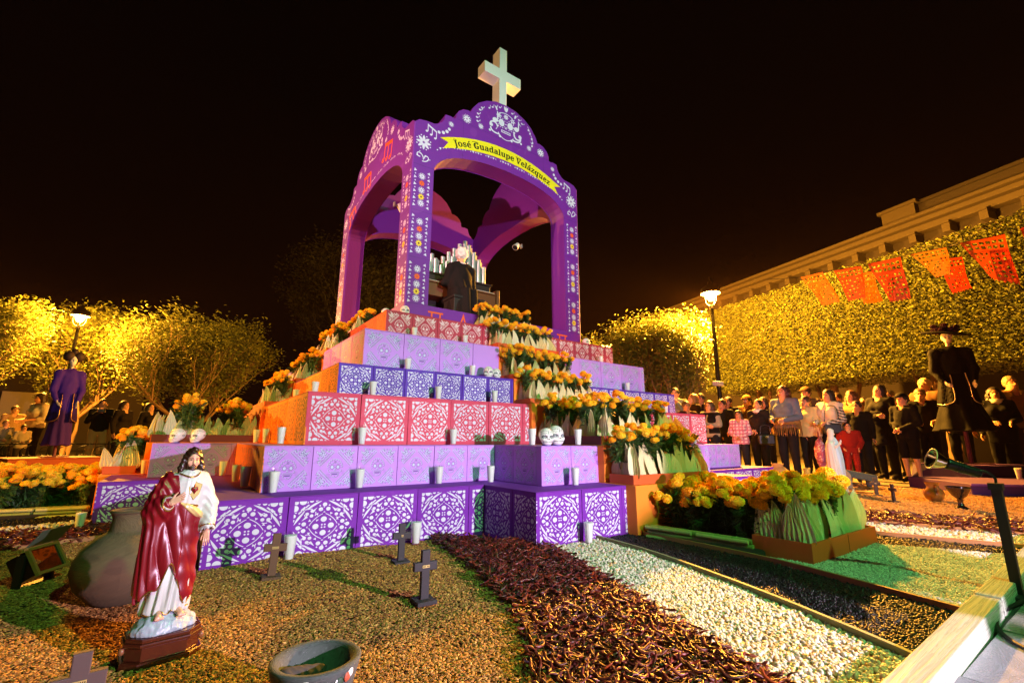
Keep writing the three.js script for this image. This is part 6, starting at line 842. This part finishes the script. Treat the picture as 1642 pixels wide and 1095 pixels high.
// ---------------------------------------------------------------- painted plaster statue on a wooden plinth
{
  const t = thing('statue', 'painted plaster statue of a bearded man in red cloak and white tunic', 'statue', [-3.28, .01, 4.235], .12); t.scale.set(.8, .99, .86);
  const wood = phys('#4a1f12', .22, { clearcoat: .6, bumpMap: ROUGH, bumpScale: .0006 }), gloss = (c, r = .28) => phys(c, r, { clearcoat: .28, clearcoatRoughness: .3, bumpMap: ROUGH, bumpScale: .0005 });
  const oct = (w, d, c, y, h, b = .004) => { const s = new THREE.Shape([[-w + c, -d], [w - c, -d], [w, -d + c], [w, d - c], [w - c, d], [-w + c, d], [-w, d - c], [-w, -d + c]].map((p) => new THREE.Vector2(...p))); return new THREE.ExtrudeGeometry(s, { depth: h - 2 * b, bevelEnabled: true, bevelSize: b, bevelThickness: b, bevelSegments: 3, bevelOffset: -b }).rotateX(-Math.PI / 2).translate(0, y + b, 0); };
  const pl = part('plinth', [oct(.132, .098, .05, 0, .024), oct(.118, .086, .046, .024, .042), oct(.128, .094, .049, .064, .012), oct(.122, .09, .047, .075, .014)], wood, t); part('corner_knob', [-1, 1].flatMap((s) => [new THREE.SphereGeometry(.011, 12, 8).translate(s * .128, .052, .03)]), gloss('#8a5a3a'), pl);
  part('rock', nets((x, y, z) => { const d = sm(ell(x, y, z, [.0, .088, .0], [.108, .055, .08]), ell(x, y, z, [-.035, .1, .035], [.06, .045, .045]), .03); return Math.max(d + .007 * noise(x * 34, y * 34, z * 34) + .003 * noise(x * 80, y * 80, z * 80), .089 - y); }, [-.13, .08, -.1], [.13, .17, .1], .004), gloss('#9fb0bd', .4), t);
  const R = [[.12, .07, .05, -.006, .0], [.15, .082, .062, -.008, 0], [.2, .08, .06, -.006, 0], [.3, .07, .052, .0, 0], [.4, .064, .047, .004, 0], [.445, .064, .046, .006, 0], [.5, .068, .047, .008, .002], [.545, .07, .045, .01, .002], [.572, .058, .04, .011, .0], [.59, .03, .03, .012, .002], [.605, .024, .025, .012, .004]];
  const robe = (x, y, z, e, fold) => { const [, rx, rz, cx, cz] = table(R, y), X = x - cx, Z = z - cz, a = Math.atan2(X, Z), k = Math.hypot(X / (rx + e), Z / (rz + e)); return (k - 1) * Math.min(rx + e, rz + e) * .92 + fold * (Math.sin(a * 13 + 5 * (y - .3) + 1.5 * Math.sin(y * 18)) * .7 + Math.sin(a * 21 - 9 * y) * .3); };
  const rArm = (x, y, z, e) => sm(cap(x, y, z, [.066, .555, 0], [.102, .465, -.004], .024 + e, .031 + e), cap(x, y, z, [.102, .465, -.004], [.098, .398, .03], .03 + e, .029 + e), .014), lArm = (x, y, z, e) => sm(cap(x, y, z, [-.046, .553, 0], [-.092, .462, .018], .026 + e, .031 + e), cap(x, y, z, [-.092, .462, .018], [-.058, .484, .068], .031 + e, .025 + e), .014);
  const creases = (x, y, z) => .0016 * Math.sin(y * 210 + x * 120 + 3 * Math.sin(x * 60)) + .0012 * noise(x * 60, y * 40, z * 60);
  // white tunic
  part('tunic', nets((x, y, z) => { const fold = .0042 * sstep(.42, .2, y) + .001; let d = robe(x, y, z, 0, fold); d = Math.max(d, .142 + .006 * Math.sin(Math.atan2(x, z) * 9) - y, y - .588); d = sm(d, Math.max(rArm(x, y, z, 0) + creases(x, y, z), -cap(x, y, z, [.1, .4, .03], [.096, .36, .045], .022, .024)), .02); return sm(d, Math.max(lArm(x, y, z, -.003) + creases(x, y, z), -cap(x, y, z, [-.06, .483, .066], [-.04, .497, .1], .018, .02)), .012); }, [-.14, .13, -.09], [.14, .61, .12], .0027), gloss('#c4c9c6', .4), t);
  // red cloak: over his right shoulder and arm, round the back and across the front from the hip
  const bottom = [[-.135, .2], [-.1, .197], [-.075, .215], [-.05, .222], [-.018, .292], [.012, .235], [.035, .178], [.05, .158], [.07, .18], [.1, .25], [.14, .3]];
  const waist = (x) => .49 - .55 * (x + .02) - 2.2 * Math.max(0, x - .03) ** 2 + 1.8 * Math.max(0, -x - .02);
  const inCloak = (x, y, z) => { // positive inside the cloth's outline
    const low = y - table(bottom, x)[1] - .004 * Math.sin(x * 140); if (z < -.012) return Math.min(y - .17, .575 - y);
    if (y > waist(x) + .02) return Math.min(low, lerp(-.008, -.03, cl01((y - .46) / .11)) - x, .572 - y);
    return Math.min(low, Math.max(waist(x) - y, lerp(-.008, -.03, cl01((y - .46) / .11)) - x), .085 + .25 * (.45 - y) - x);
  };
  const C2 = [[.15, .1, .064, -.014, 0], [.2, .1, .066, -.014, .0], [.3, .088, .062, -.008, 0], [.4, .08, .058, -.002, .002], [.46, .076, .056, 0, .004], [.52, .076, .054, .004, .002], [.56, .072, .048, .006, 0], [.58, .05, .04, .008, 0]];
  const cloakSolid = (x, y, z) => { const [, rx, rz, cx, cz] = table(C2, y), X = x - cx, Z = z - cz, a = Math.atan2(X, Z), k = Math.hypot(X / rx, Z / rz); let d = (k - 1) * Math.min(rx, rz) * .92; const u = x + .35 * (y - .45); d += -.0078 * sstep(.5, .38, y) * (Math.pow(Math.abs(Math.sin(u * 62 + .8)), .7) * (x < .01 ? 1 : .25) - .3) - .0014 * sstep(.46, .36, y) * sstep(-.03, .03, x) * Math.sin((y + .9 * x * x * 10 - .5 * x) * 105); d = sm(d, Math.min(cap(x, y, z, [-.05, .552, 0], [-.096, .46, .014], .034, .039), cap(x, y, z, [-.096, .46, .014], [-.07, .474, .048], .039, .034)) + .0025 * Math.sin(y * 150 + x * 190), .022); d = sm(d, Math.max(ell(x, y, z, [-.094, .34, .018], [.032, .16, .036]) + .003 * Math.sin((x + z) * 190 + y * 12), -y + .19), .03); return d; };
  const cloak = (x, y, z) => { const d = cloakSolid(x, y, z); return Math.max(d, -d - .0085, -inCloak(x, y, z)); };
  part('cloak', nets(cloak, [-.15, .14, -.085], [.13, .6, .12], .0026), gloss('#7a0d1c', .34), t);
  const lin = (x, y) => { let z = .12; while (z > 0 && cloakSolid(x, y, z) > 0) z -= .002; return z; }, front = (x, y) => { let z = .14; while (z > -.05 && Math.min(robe(x, y, z, 0, .001), rArm(x, y, z, 0), lArm(x, y, z, 0), cloakSolid(x, y, z) + (inCloak(x, y, z) > 0 ? 0 : 1)) > 0) z -= .0015; return z; };
  const wl = []; for (let i = 0; i <= 10; i++) { const x = -.012 + i * .0095; wl.push([x, waist(x) - .004, lin(x, waist(x) - .004) - .001]); } wl.push([.088, .41, .012]);
  part('lining_fold', nets((x, y, z) => { let d = 9; for (let i = 0; i < wl.length - 1; i++) d = Math.min(d, cap(x, y, z, wl[i], wl[i + 1], .004 + .009 * Math.sin(Math.PI * i / 11), .004 + .009 * Math.sin(Math.PI * (i + 1) / 11))); return d + .0012 * Math.sin((y * 1.2 + x) * 330); }, [-.03, .37, -.02], [.11, .52, .1], .0026), gloss('#cdb878', .3), t);
  const gold = phys('#a98434', .25, { metalness: .75 });
  part('gold_trim', [tube([[-.03, .578, .03], [-.008, .57, .043], [.014, .565, .047], [.036, .57, .04], [.046, .58, .026]], .0026, 20, 6), new THREE.TorusGeometry(.0285, .0028, 6, 28).applyQuaternion(new THREE.Quaternion().setFromUnitVectors(V(0, 0, 1), V(-.05, -.9, .42).normalize())).translate(.098, .394, .031), new THREE.TorusGeometry(.0245, .0028, 6, 28).applyQuaternion(new THREE.Quaternion().setFromUnitVectors(V(0, 0, 1), V(.5, .32, .78).normalize())).translate(-.057, .4845, .069), tube([[.01, .474, .052], [.03, .472, .052], [.05, .468, .044]], .004, 12, 6)], gold, t);
  const hemL = []; for (const [x, y] of bottom.filter(([x]) => x > -.11 && x < .08)) hemL.push([x, y + .003, lin(x, y + .004) + .0005]); part('cloak_hem', tube(hemL, .0022, 40, 5), gold, t);
  const hemT = []; for (let i = 0; i <= 16; i++) { const x = -.08 + i * .0095, a = Math.atan2(x, .05), y = .145 + .006 * Math.sin(a * 9); hemT.push([x, y + .002, front(x, y + .006) + .0005]); } part('tunic_hem', tube(hemT, .0022, 50, 5), gold, t);
  const skin = gloss('#d3a184', .4);
  // emblem on the chest
  const ez = front(.03, .525); const em = part('chest_emblem', new THREE.ExtrudeGeometry(new THREE.Shape([[-.024, .012], [0, .026], [.026, .016], [.016, -.016], [0, -.032], [-.016, -.014]].map((p) => new THREE.Vector2(...p))), { depth: .003, bevelEnabled: true, bevelSize: .0012, bevelThickness: .0012, bevelSegments: 1 }).rotateX(-.1).translate(.03, .522, ez - .002), phys('#7d7a3a', .35, { metalness: .5 }), t);
  part('heart', nets((x, y, z) => Math.min(sm(ell(x, y, z, [-.005, .004, 0], [.008, .008, .005]), ell(x, y, z, [.005, .004, 0], [.008, .008, .005]), .003), cap(x, y, z, [0, .0, 0], [0, -.011, 0], .008, .002)), [-.016, -.018, -.008], [.016, .016, .008], .0016).translate(.03, .521, ez + .005), gloss('#7d1420'), em); part('flame', cyl(.005, .001, .012, .03, .53, ez + .004, 8), gloss('#c0562a'), em);
  // hands
  const hand = (at, dir, up, s, mirror) => { const d = V(...dir).normalize(), u = V(...up).addScaledVector(d, -V(...up).dot(d)).normalize(), n = d.clone().cross(u).multiplyScalar(mirror), P = (a, b, c) => [at[0] + s * (d.x * a + u.x * b + n.x * c), at[1] + s * (d.y * a + u.y * b + n.y * c), at[2] + s * (d.z * a + u.z * b + n.z * c)], fl = [.72, .8, .74, .56];
    return nets((x, y, z) => { let q = cap(x, y, z, P(-.4, 0, 0), P(.05, 0, 0), .21 * s, .22 * s); for (let i = 0; i < 4; i++) { const b = -.27 + i * .18; q = sm(q, cap(x, y, z, P(.1, b * .7, 0), P(.72, b, 0), .17 * s, .105 * s), .1 * s); } for (let i = 0; i < 4; i++) { const b = -.27 + i * .18, m = P(.72 + fl[i] * .5, b * 1.15, .03), e = P(.72 + fl[i], b * 1.2, .13); q = Math.min(q, sm(cap(x, y, z, P(.72, b, 0), m, .098 * s, .085 * s), cap(x, y, z, m, e, .085 * s, .062 * s), .03 * s)); } const a = P(.2, -.28, .04), b = P(.56, -.52, .1), c = P(.86, -.6, .16); return sm(q, Math.min(cap(x, y, z, a, b, .12 * s, .1 * s), cap(x, y, z, b, c, .1 * s, .07 * s)), .07 * s); }, at.map((v) => v - 2 * s), at.map((v) => v + 2 * s), .0016); };
  part('hand', hand([-.05, .486, .073], [.86, .38, .12], [.2, -.75, .6], .035, -1), skin, t); part('hand', hand([.096, .383, .04], [-.02, -.95, .35], [1, 0, .25], .032, -1), skin, t);
  part('foot', nets((x, y, z) => { let q = cap(x, y, z, [-.032, .148, .04], [-.036, .14, .075], .013, .011); for (let i = 0; i < 5; i++) q = sm(q, cap(x, y, z, [-.042 + i * .005, .139, .074], [-.044 + i * .006, .137, .084 - i * .001], .0045, .004), .003); return q; }, [-.06, .12, .02], [-.01, .17, .1], .0025), skin, t);
  part('foot', nets((x, y, z) => { let q = cap(x, y, z, [.03, .146, .04], [.038, .138, .068], .013, .011); for (let i = 0; i < 5; i++) q = sm(q, cap(x, y, z, [.03 + i * .005, .137, .069], [.032 + i * .006, .135, .078 - i * .001], .0045, .004), .003); return q; }, [.005, .12, .02], [.07, .17, .095], .0025), skin, t);
  // head, turned a little down; hair and beard
  const hd = new THREE.Group(); hd.name = 'head_group'; const H = [.013, .588, .004]; hd.position.set(...H); hd.rotation.set(.13, .08, -.03);
  const face = (x, y, z) => { let d = ell(x, y, z, [0, .046, .0], [.0255, .033, .0295]); d = sm(d, ell(x, y, z, [0, .022, .012], [.018, .02, .019]), .012); d = sm(d, cap(x, y, z, [0, .047, .0285], [0, .031, .0345], .0024, .0042), .004); for (const s of [-1, 1]) { d = smx(d, -ell(x, y, z, [s * .0105, .0445, .032], [.0065, .0042, .0055]), .004); d = sm(d, ell(x, y, z, [s * .0145, .03, .022], [.0075, .007, .006]), .006); d = sm(d, cap(x, y, z, [s * .004, .0515, .0285], [s * .017, .0515, .022], .0022, .0018), .003); } return sm(d, cap(x, y, z, [0, -.01, -.003], [0, .02, .0], .0165, .0155), .01); };
  const m = new THREE.Mesh(nets(face, [-.034, -.014, -.036], [.034, .084, .044], .0017), skin); m.name = 'head'; m.position.copy(hd.position); m.scale.set(1.0, .86, .9); m.rotation.copy(hd.rotation); t.add(m);
  part('beard', nets((x, y, z) => { const d = sm(ell(x, y, z, [0, .012, .017], [.0165, .0155, .0165]), cap(x, y, z, [0, .004, .022], [0, -.006, .024], .009, .004), .01); const cut = -ell(x, y, z, [0, .034, .034], [.0118, .0128, .02]); let q = smx(d, cut, .004); for (const s of [-1, 1]) q = Math.min(q, cap(x, y, z, [s * .0015, .0255, .0325], [s * .0095, .018, .0275], .0024, .0016)); return q + .0008 * Math.sin(y * 900 + x * 700); }, [-.026, -.02, -.005], [.026, .034, .042], .0015), gloss('#3a1f12', .45), m);
  part('eyes', [-1, 1].map((s) => new THREE.SphereGeometry(.0036, 10, 8).scale(1.25, .62, .7).translate(s * .0105, .0437, .0262)), gloss('#1c110c'), m); part('lips', new THREE.SphereGeometry(.0048, 10, 6).scale(1.2, .34, .5).translate(0, .0212, .0322), gloss('#9a4f45'), m); part('eyebrows', [-1, 1].map((s) => bar([s * .0045, .0522, .0305], [s * .0175, .0515, .0235], .0012, .0008, 5)), gloss('#2f1a10'), m);
  part('hair', nets((x, y, z) => { const w = .0011 * Math.sin(Math.atan2(x, z) * 40 + y * 160) + .0012 * Math.sin(y * 330 + x * 210); let d = ell(x, y, z, [0, .052, -.006], [.032, .037, .034]); for (const s of [-1, 1]) { d = sm(d, cap(x, y, z, [s * .027, .05, -.002], [s * .036, .006, .002], .0105, .013), .01); d = sm(d, cap(x, y, z, [s * .036, .006, .002], [s * .041, -.022, .016], .0125, .006), .008); } d = sm(d, cap(x, y, z, [0, .04, -.026], [0, -.025, -.026], .02, .018), .02); return smx(d + w, -ell(x, y, z, [0, .03, .034], [.0245, .037, .03]), .004); }, [-.062, -.05, -.06], [.062, .1, .04], .0019), gloss('#2e1a10', .25), m);
  shade(t);
}
// ---------------------------------------------------------------- white veiled figure in profile beyond the marigolds
{
  const t = thing('statue', 'tall white plaster figure with a long veil and praying hands, in profile', 'statue', [4.2, .01, 3.48], .35), w = phys('#d9d6cc', .35, { clearcoat: .25 }); t.scale.set(.82, 1.08, .82);
  const T = [[0, .15, .14, 0], [.06, .15, .14, 0], [.3, .118, .105, -.006], [.5, .098, .09, -.012], [.6, .085, .072, -.014], [.665, .046, .05, -.006], [.7, .043, .05, .004], [.735, .047, .055, .008], [.77, .042, .05, .008], [.805, .02, .022, .0]];
  part('veil', nets((x, y, z) => { const [, rx, rz, cz] = table(T, y), a = Math.atan2(x, z - cz); let d = (Math.hypot(x / rx, (z - cz) / rz) - 1) * Math.min(rx, rz) + .004 * Math.sin(a * 11 + 4 * y) * sstep(.66, .4, y); d = smx(d, -ell(x, y, z, [0, .725, .065], [.026, .04, .035]), .01); return Math.max(d, .03 - y, y - .8); }, [-.17, .02, -.16], [.17, .82, .16], .007), w, t);
  part('robe', nets((x, y, z) => Math.max(ell(x, y, z, [0, .3, .035], [.085, .38, .105]) + .004 * Math.sin(x * 120), .02 - y), [-.12, 0, -.1], [.12, .7, .16], .008), phys('#b9cfdd', .4), t);
  part('head', nets((x, y, z) => sm(ell(x, y, z, [0, .732, .022], [.03, .04, .032]), cap(x, y, z, [0, .73, .055], [0, .722, .061], .004, .006), .008), [-.04, .68, -.02], [.04, .785, .08], .005), phys('#e2cfc0', .4), t);
  part('hands', nets((x, y, z) => { let d = 9; for (const s of [-1, 1]) { d = Math.min(d, cap(x, y, z, [s * .06, .56, .05], [s * .012, .6, .115], .02, .013)); for (let i = 0; i < 4; i++) d = sm(d, cap(x, y, z, [s * .008, .6, .112 + i * .006], [s * .005, .655 - i * .004, .128 + i * .005], .006, .004), .003); d = sm(d, cap(x, y, z, [s * .01, .605, .11], [s * .008, .635, .105], .006, .004), .003); } return d; }, [-.1, .52, .02], [.1, .68, .17], .005), phys('#e2cfc0', .4), t); part('base', rbox(.32, .03, .3, 0, .015, 0, .01), w, t); shade(t);
}
// ---------------------------------------------------------------- two tall dressed skeleton figures on posts
function catrina(label, at, turn, lift, o) {
  const t = thing('dressed_figure', label, 'figure', at, turn), vel = phys(o.dress, .8, { specularIntensity: .3, sheen: .25, sheenRoughness: .4, sheenColor: new THREE.Color(o.sheen) }), y = lift;
  part('post', merge([bar([0, 0, 0], [0, y + .5, 0], .035, .03, 8), box(.5, .025, .3, 0, .012, 0)]), mat('#6d3a55', .7), t);
  part('skirt', nets((x, Y, z) => { const a = Math.atan2(x, z), v = (Y - y) / .95, r = lerp(o.flare, .15, Math.pow(cl01(v), .7)) + .022 * Math.sin(a * 8 + Y * 3) * (1 - v) + .01 * noise(x * 9, Y * 6, z * 9); return Math.max(Math.hypot(x, z * 1.12) - r, y + .012 * Math.sin(a * 5) - Y, Y - y - .98); }, [-.5, y - .04, -.45], [.5, y + 1.02, .45], .02), vel, t);
  part('bodice', nets((x, Y, z) => { const b = Y - y; let d = ell(x, b, z, [0, 1.2, 0], [.2, .3, .13]); d = sm(d, ell(x, b, z, [0, .95, 0], [.15, .14, .12]), .08); for (const s of [-1, 1]) { d = sm(d, ell(x, b, z, [s * .2, 1.36, 0], [.1, .1, .1]), .05); d = sm(d, cap(x, b, z, [s * .22, 1.34, 0], [s * .27, 1.05, .04], .08, .065), .05); d = sm(d, cap(x, b, z, [s * .27, 1.05, .04], [s * .2, .85, .16], .062, .05), .04); } return Math.max(d + .012 * noise(x * 12, b * 8, z * 12), b - 1.5); }, [-.42, y + .75, -.26], [.42, y + 1.54, .28], .019), vel, t);
  part('jacket_panel', nets((x, Y, z) => { const b = Y - y; const r = lerp(.27, .17, cl01((b - .35) / .6)); return Math.max(Math.abs(Math.hypot(x, z * 1.1) - r - .02 - .012 * Math.sin(Math.atan2(x, z) * 9)) - .014, .42 - b + .12 * (z > 0 ? Math.abs(x) : 0), b - 1.0, z > 0 ? .09 - Math.abs(x) : -1); }, [-.38, y + .3, -.36], [.38, y + 1.05, .36], .019), phys(o.jacket, .85, { specularIntensity: .3 }), t);
  part('trim', merge([-1, 1].map((s) => tube([[s * .1, y + .98, .16], [s * .11, y + .75, .22], [s * .13, y + .5, .24], [s * .24, y + .44, .17], [s * .29, y + .46, .02]], .008, 24, 5))), phys(o.trim, .3, { metalness: .7 }), t);
  const bone = mat('#d9cfbd', .5); part('skull', nets((x, Y, z) => { const b = Y - y; let d = ell(x, b, z, [0, 1.66, 0], [.078, .09, .095]); d = sm(d, ell(x, b, z, [0, 1.58, .035], [.05, .05, .05]), .03); for (const s of [-1, 1]) d = smx(d, -ell(x, b, z, [s * .03, 1.635, .085], [.02, .019, .025]), .008); d = smx(d, -ell(x, b, z, [0, 1.6, .095], [.009, .013, .014]), .005); return sm(d, cap(x, b, z, [0, 1.44, -.01], [0, 1.57, 0], .03, .03), .02); }, [-.11, y + 1.4, -.12], [.11, y + 1.78, .13], .011), bone, t);
  part('hands', merge([-1, 1].map((s) => handGeo([s * .2, y + .85, .16], [-s * .3, -.7, .6], [0, 0, 1], 1))), bone, t);
  if (o.hat) { part('hat', merge([lathe([[0, .1], [.12, .1], [.14, .02], [.33, -.02], [.36, .0], [.33, .005], [.14, .04], [.12, .12], [0, .12]], 30).rotateZ(-.16).rotateX(.18).translate(0, y + 1.72, 0)]), vel, t); const L = []; for (let i = 0; i < 14; i++) { const a = i / 14 * 6.28; L.push(bloomGeos[i % 3].clone().scale(.055, .055, .055).translate(Math.cos(a) * .15, y + 1.79 + .05 * Math.sin(i * 2) - .02 * Math.cos(a), Math.sin(a) * .15)); } part('hat_flowers', L, mat(o.flowers, .7), t); }
  else part('headdress', merge([-1, 1].map((s) => new THREE.SphereGeometry(.12, 14, 10).scale(1, .9, 1).translate(s * .09, y + 1.73, -.02)).concat([new THREE.SphereGeometry(.07, 10, 8).translate(0, y + 1.82, 0)])), mat('#2a1512', .7), t);
  return shade(t);
}
catrina('tall figure in a purple velvet dress with gilt jacket edges on a post, left', [-5.234, .33, -6.183], .35, .22, { dress: '#3c1f8a', sheen: '#8060ff', jacket: '#2d1766', trim: '#b98a3c', flare: .27, hat: false }).scale.set(.78, 1, .8);
catrina('tall figure in a black velvet dress and flowered wide hat on a post, right', [7.694, .32, 4.25], -1.1, .56, { dress: '#050404', sheen: '#120e14', jacket: '#070505', trim: '#c9b9a0', flare: .42, hat: true, flowers: '#4a1f4a' });
{
  const pur = painted('#4a2470'), org = painted('#a94a2c');
  const a = thing('pedestal', 'dark red box pedestal under the purple velvet figure', 'pedestal', [-5.25, 0, -6.15], .35); part('box', rbox(1.3, .31, 1.0, 0, .155, 0, .01), org, a); part('top_board', rbox(1.32, .02, 1.02, 0, .32, 0, .005), org, a); shade(a);
  const b = thing('pedestal', 'purple sloping box pedestal under the black dressed figure', 'pedestal', [7.65, 0, 4.3], -.55); part('box', new THREE.ExtrudeGeometry(new THREE.Shape([[-.72, 0], [.72, 0], [.62, .31], [-.62, .31]].map((p) => new THREE.Vector2(...p))), { depth: 1.0, bevelEnabled: true, bevelSize: .006, bevelThickness: .006, bevelSegments: 1 }).translate(0, 0, -.5), painted('#33195a'), b); part('top_board', rbox(1.26, .015, 1.02, 0, .3215, 0, .004), pur, b); shade(b);
  const c = thing('platform', 'low purple platform along the orange mulch, in front of the dark figure', 'platform', [5.6, 0, 4.95], -.82); part('deck', rbox(3.0, .16, 1.3, 1.0, .08, -.55, .008), pur, c); part('deck_edge', rbox(3.02, .03, .03, 1.0, .15, .115, .006), painted('#7a4aa8'), c); shade(c);
}
// ---------------------------------------------------------------- cut paper flags on strings
{
  const tex = canvas(256, 320, (g, W, H) => { g.fillStyle = '#fff'; g.fillRect(0, 0, W, H); g.fillStyle = '#000'; for (let j = 0; j < 2; j++) for (let i = 0; i < 6; i++) g.fillRect(16 + i * 39, 24 + j * 34, 28, 22); for (let j = 0; j < 6; j++) for (let i = 0; i < 6; i++) if ((i * 7 + j * 3) % 4 !== 1) { g.beginPath(); g.ellipse(36 + i * 37, 118 + j * 30, 11, 9, i, 0, 7); g.fill(); } for (let i = 0; i < 8; i++) { g.beginPath(); g.moveTo(i * 32, H); g.lineTo(i * 32 + 16, H - 18); g.lineTo(i * 32 + 32, H); g.fill(); } }, false);
  const Q = [[[3.652, 2.995, 3.581], [3.917, 3.078, 3.77], [4.063, 2.619, 3.874], [3.855, 2.565, 3.726]], [[3.813, 3.019, 3.941], [4.134, 3.091, 4.17], [4.147, 2.617, 4.179], [3.953, 2.574, 4.041]], [[4.467, 3.085, 4.039], [4.637, 3.132, 4.16], [4.689, 2.665, 4.197], [4.455, 2.61, 4.03]], [[3.958, 3.038, 4.29], [4.337, 3.143, 4.56], [4.347, 2.533, 4.568], [4.126, 2.492, 4.41]], [[4.172, 3.093, 4.688], [4.582, 3.196, 4.98], [4.592, 2.822, 4.987], [4.44, 2.781, 4.879]], [[4.899, 3.155, 4.837], [5.164, 3.19, 5.026], [5.195, 2.729, 5.048], [4.966, 2.642, 4.885]], [[4.308, 3.12, 5.153], [4.787, 3.243, 5.494], [4.792, 2.544, 5.498], [4.497, 2.699, 5.288]], [[4.644, 3.227, 5.638], [5.071, 3.331, 5.942], [5.017, 2.728, 5.904], [4.696, 2.691, 5.675]]];
  const cols = ['#ec7414', '#e04a10', '#ea7010', '#e5440e', '#e58a1e', '#d8440e', '#e8560e', '#dd4517'], words = ['yellow orange cut paper flag, leftmost of the row', 'red orange cut paper flag, second from the left', 'narrow yellow orange cut paper flag behind the third place', 'big red orange cut paper flag left of the gap', 'pale tan cut paper flag right of the gap', 'red cut paper flag behind the pale tan one', 'largest orange cut paper flag near the right edge', 'cut paper flag cut by the right frame edge'];
  Q.forEach((q, k) => {
    const t = thing('paper_flag', words[k], 'flag', q[0], 0, 'cut paper flags strung before the hedge'), nu = 10, nv = 10, p = [], uv = [], ix = [], n = V(-.58, 0, .815);
    for (let j = 0; j <= nv; j++) for (let i = 0; i <= nu; i++) { const u = i / nu, v = j / nv, w = .035 * v * Math.sin(u * 6 + k * 2 + v * 3); for (let c = 0; c < 3; c++) p.push(lerp(lerp(q[0][c], q[1][c], u), lerp(q[3][c], q[2][c], u), v) - q[0][c] + [n.x, 0, n.z][c] * w); uv.push(u, 1 - v); if (i < nu && j < nv) { const a = j * (nu + 1) + i; ix.push(a, a + nu + 1, a + 1, a + 1, a + nu + 1, a + nu + 2); } }
    const g = new THREE.BufferGeometry(); g.setAttribute('position', new THREE.Float32BufferAttribute(p, 3)); g.setAttribute('uv', new THREE.Float32BufferAttribute(uv, 2)); g.setIndex(ix); g.computeVertexNormals();
    part('paper', g, phys(cols[k], .7, { side: THREE.DoubleSide, transmission: .3, thickness: 0, alphaMap: tex, alphaTest: .5 }), t); shade(t);
  });
  const s = mat('#3a2c20', .8), line = (pts, lab) => { const t = thing('flag_string', lab, 'string', pts[0]); part('cord', tube(pts.map((p) => p.map((v, i) => v - pts[0][i])), .004, 40, 4), s, t); shade(t); };
  line([[3.3, 2.97, 3.28], Q[0][0], Q[0][1], Q[1][0], Q[1][1], Q[3][0], Q[3][1], Q[4][0], Q[4][1], Q[6][0], Q[6][1], Q[7][0], Q[7][1], [5.8, 3.5, 6.6]], 'thin dark string carrying the nearer paper flags'); line([[7.9, 2.75, -.2], [5.5, 2.95, 2.6], Q[2][0], Q[2][1], Q[5][0], Q[5][1], [6.2, 3.4, 6.6]], 'thin dark string from the street lamp to the rear paper flags');
}
renderer.render(scene, camera);
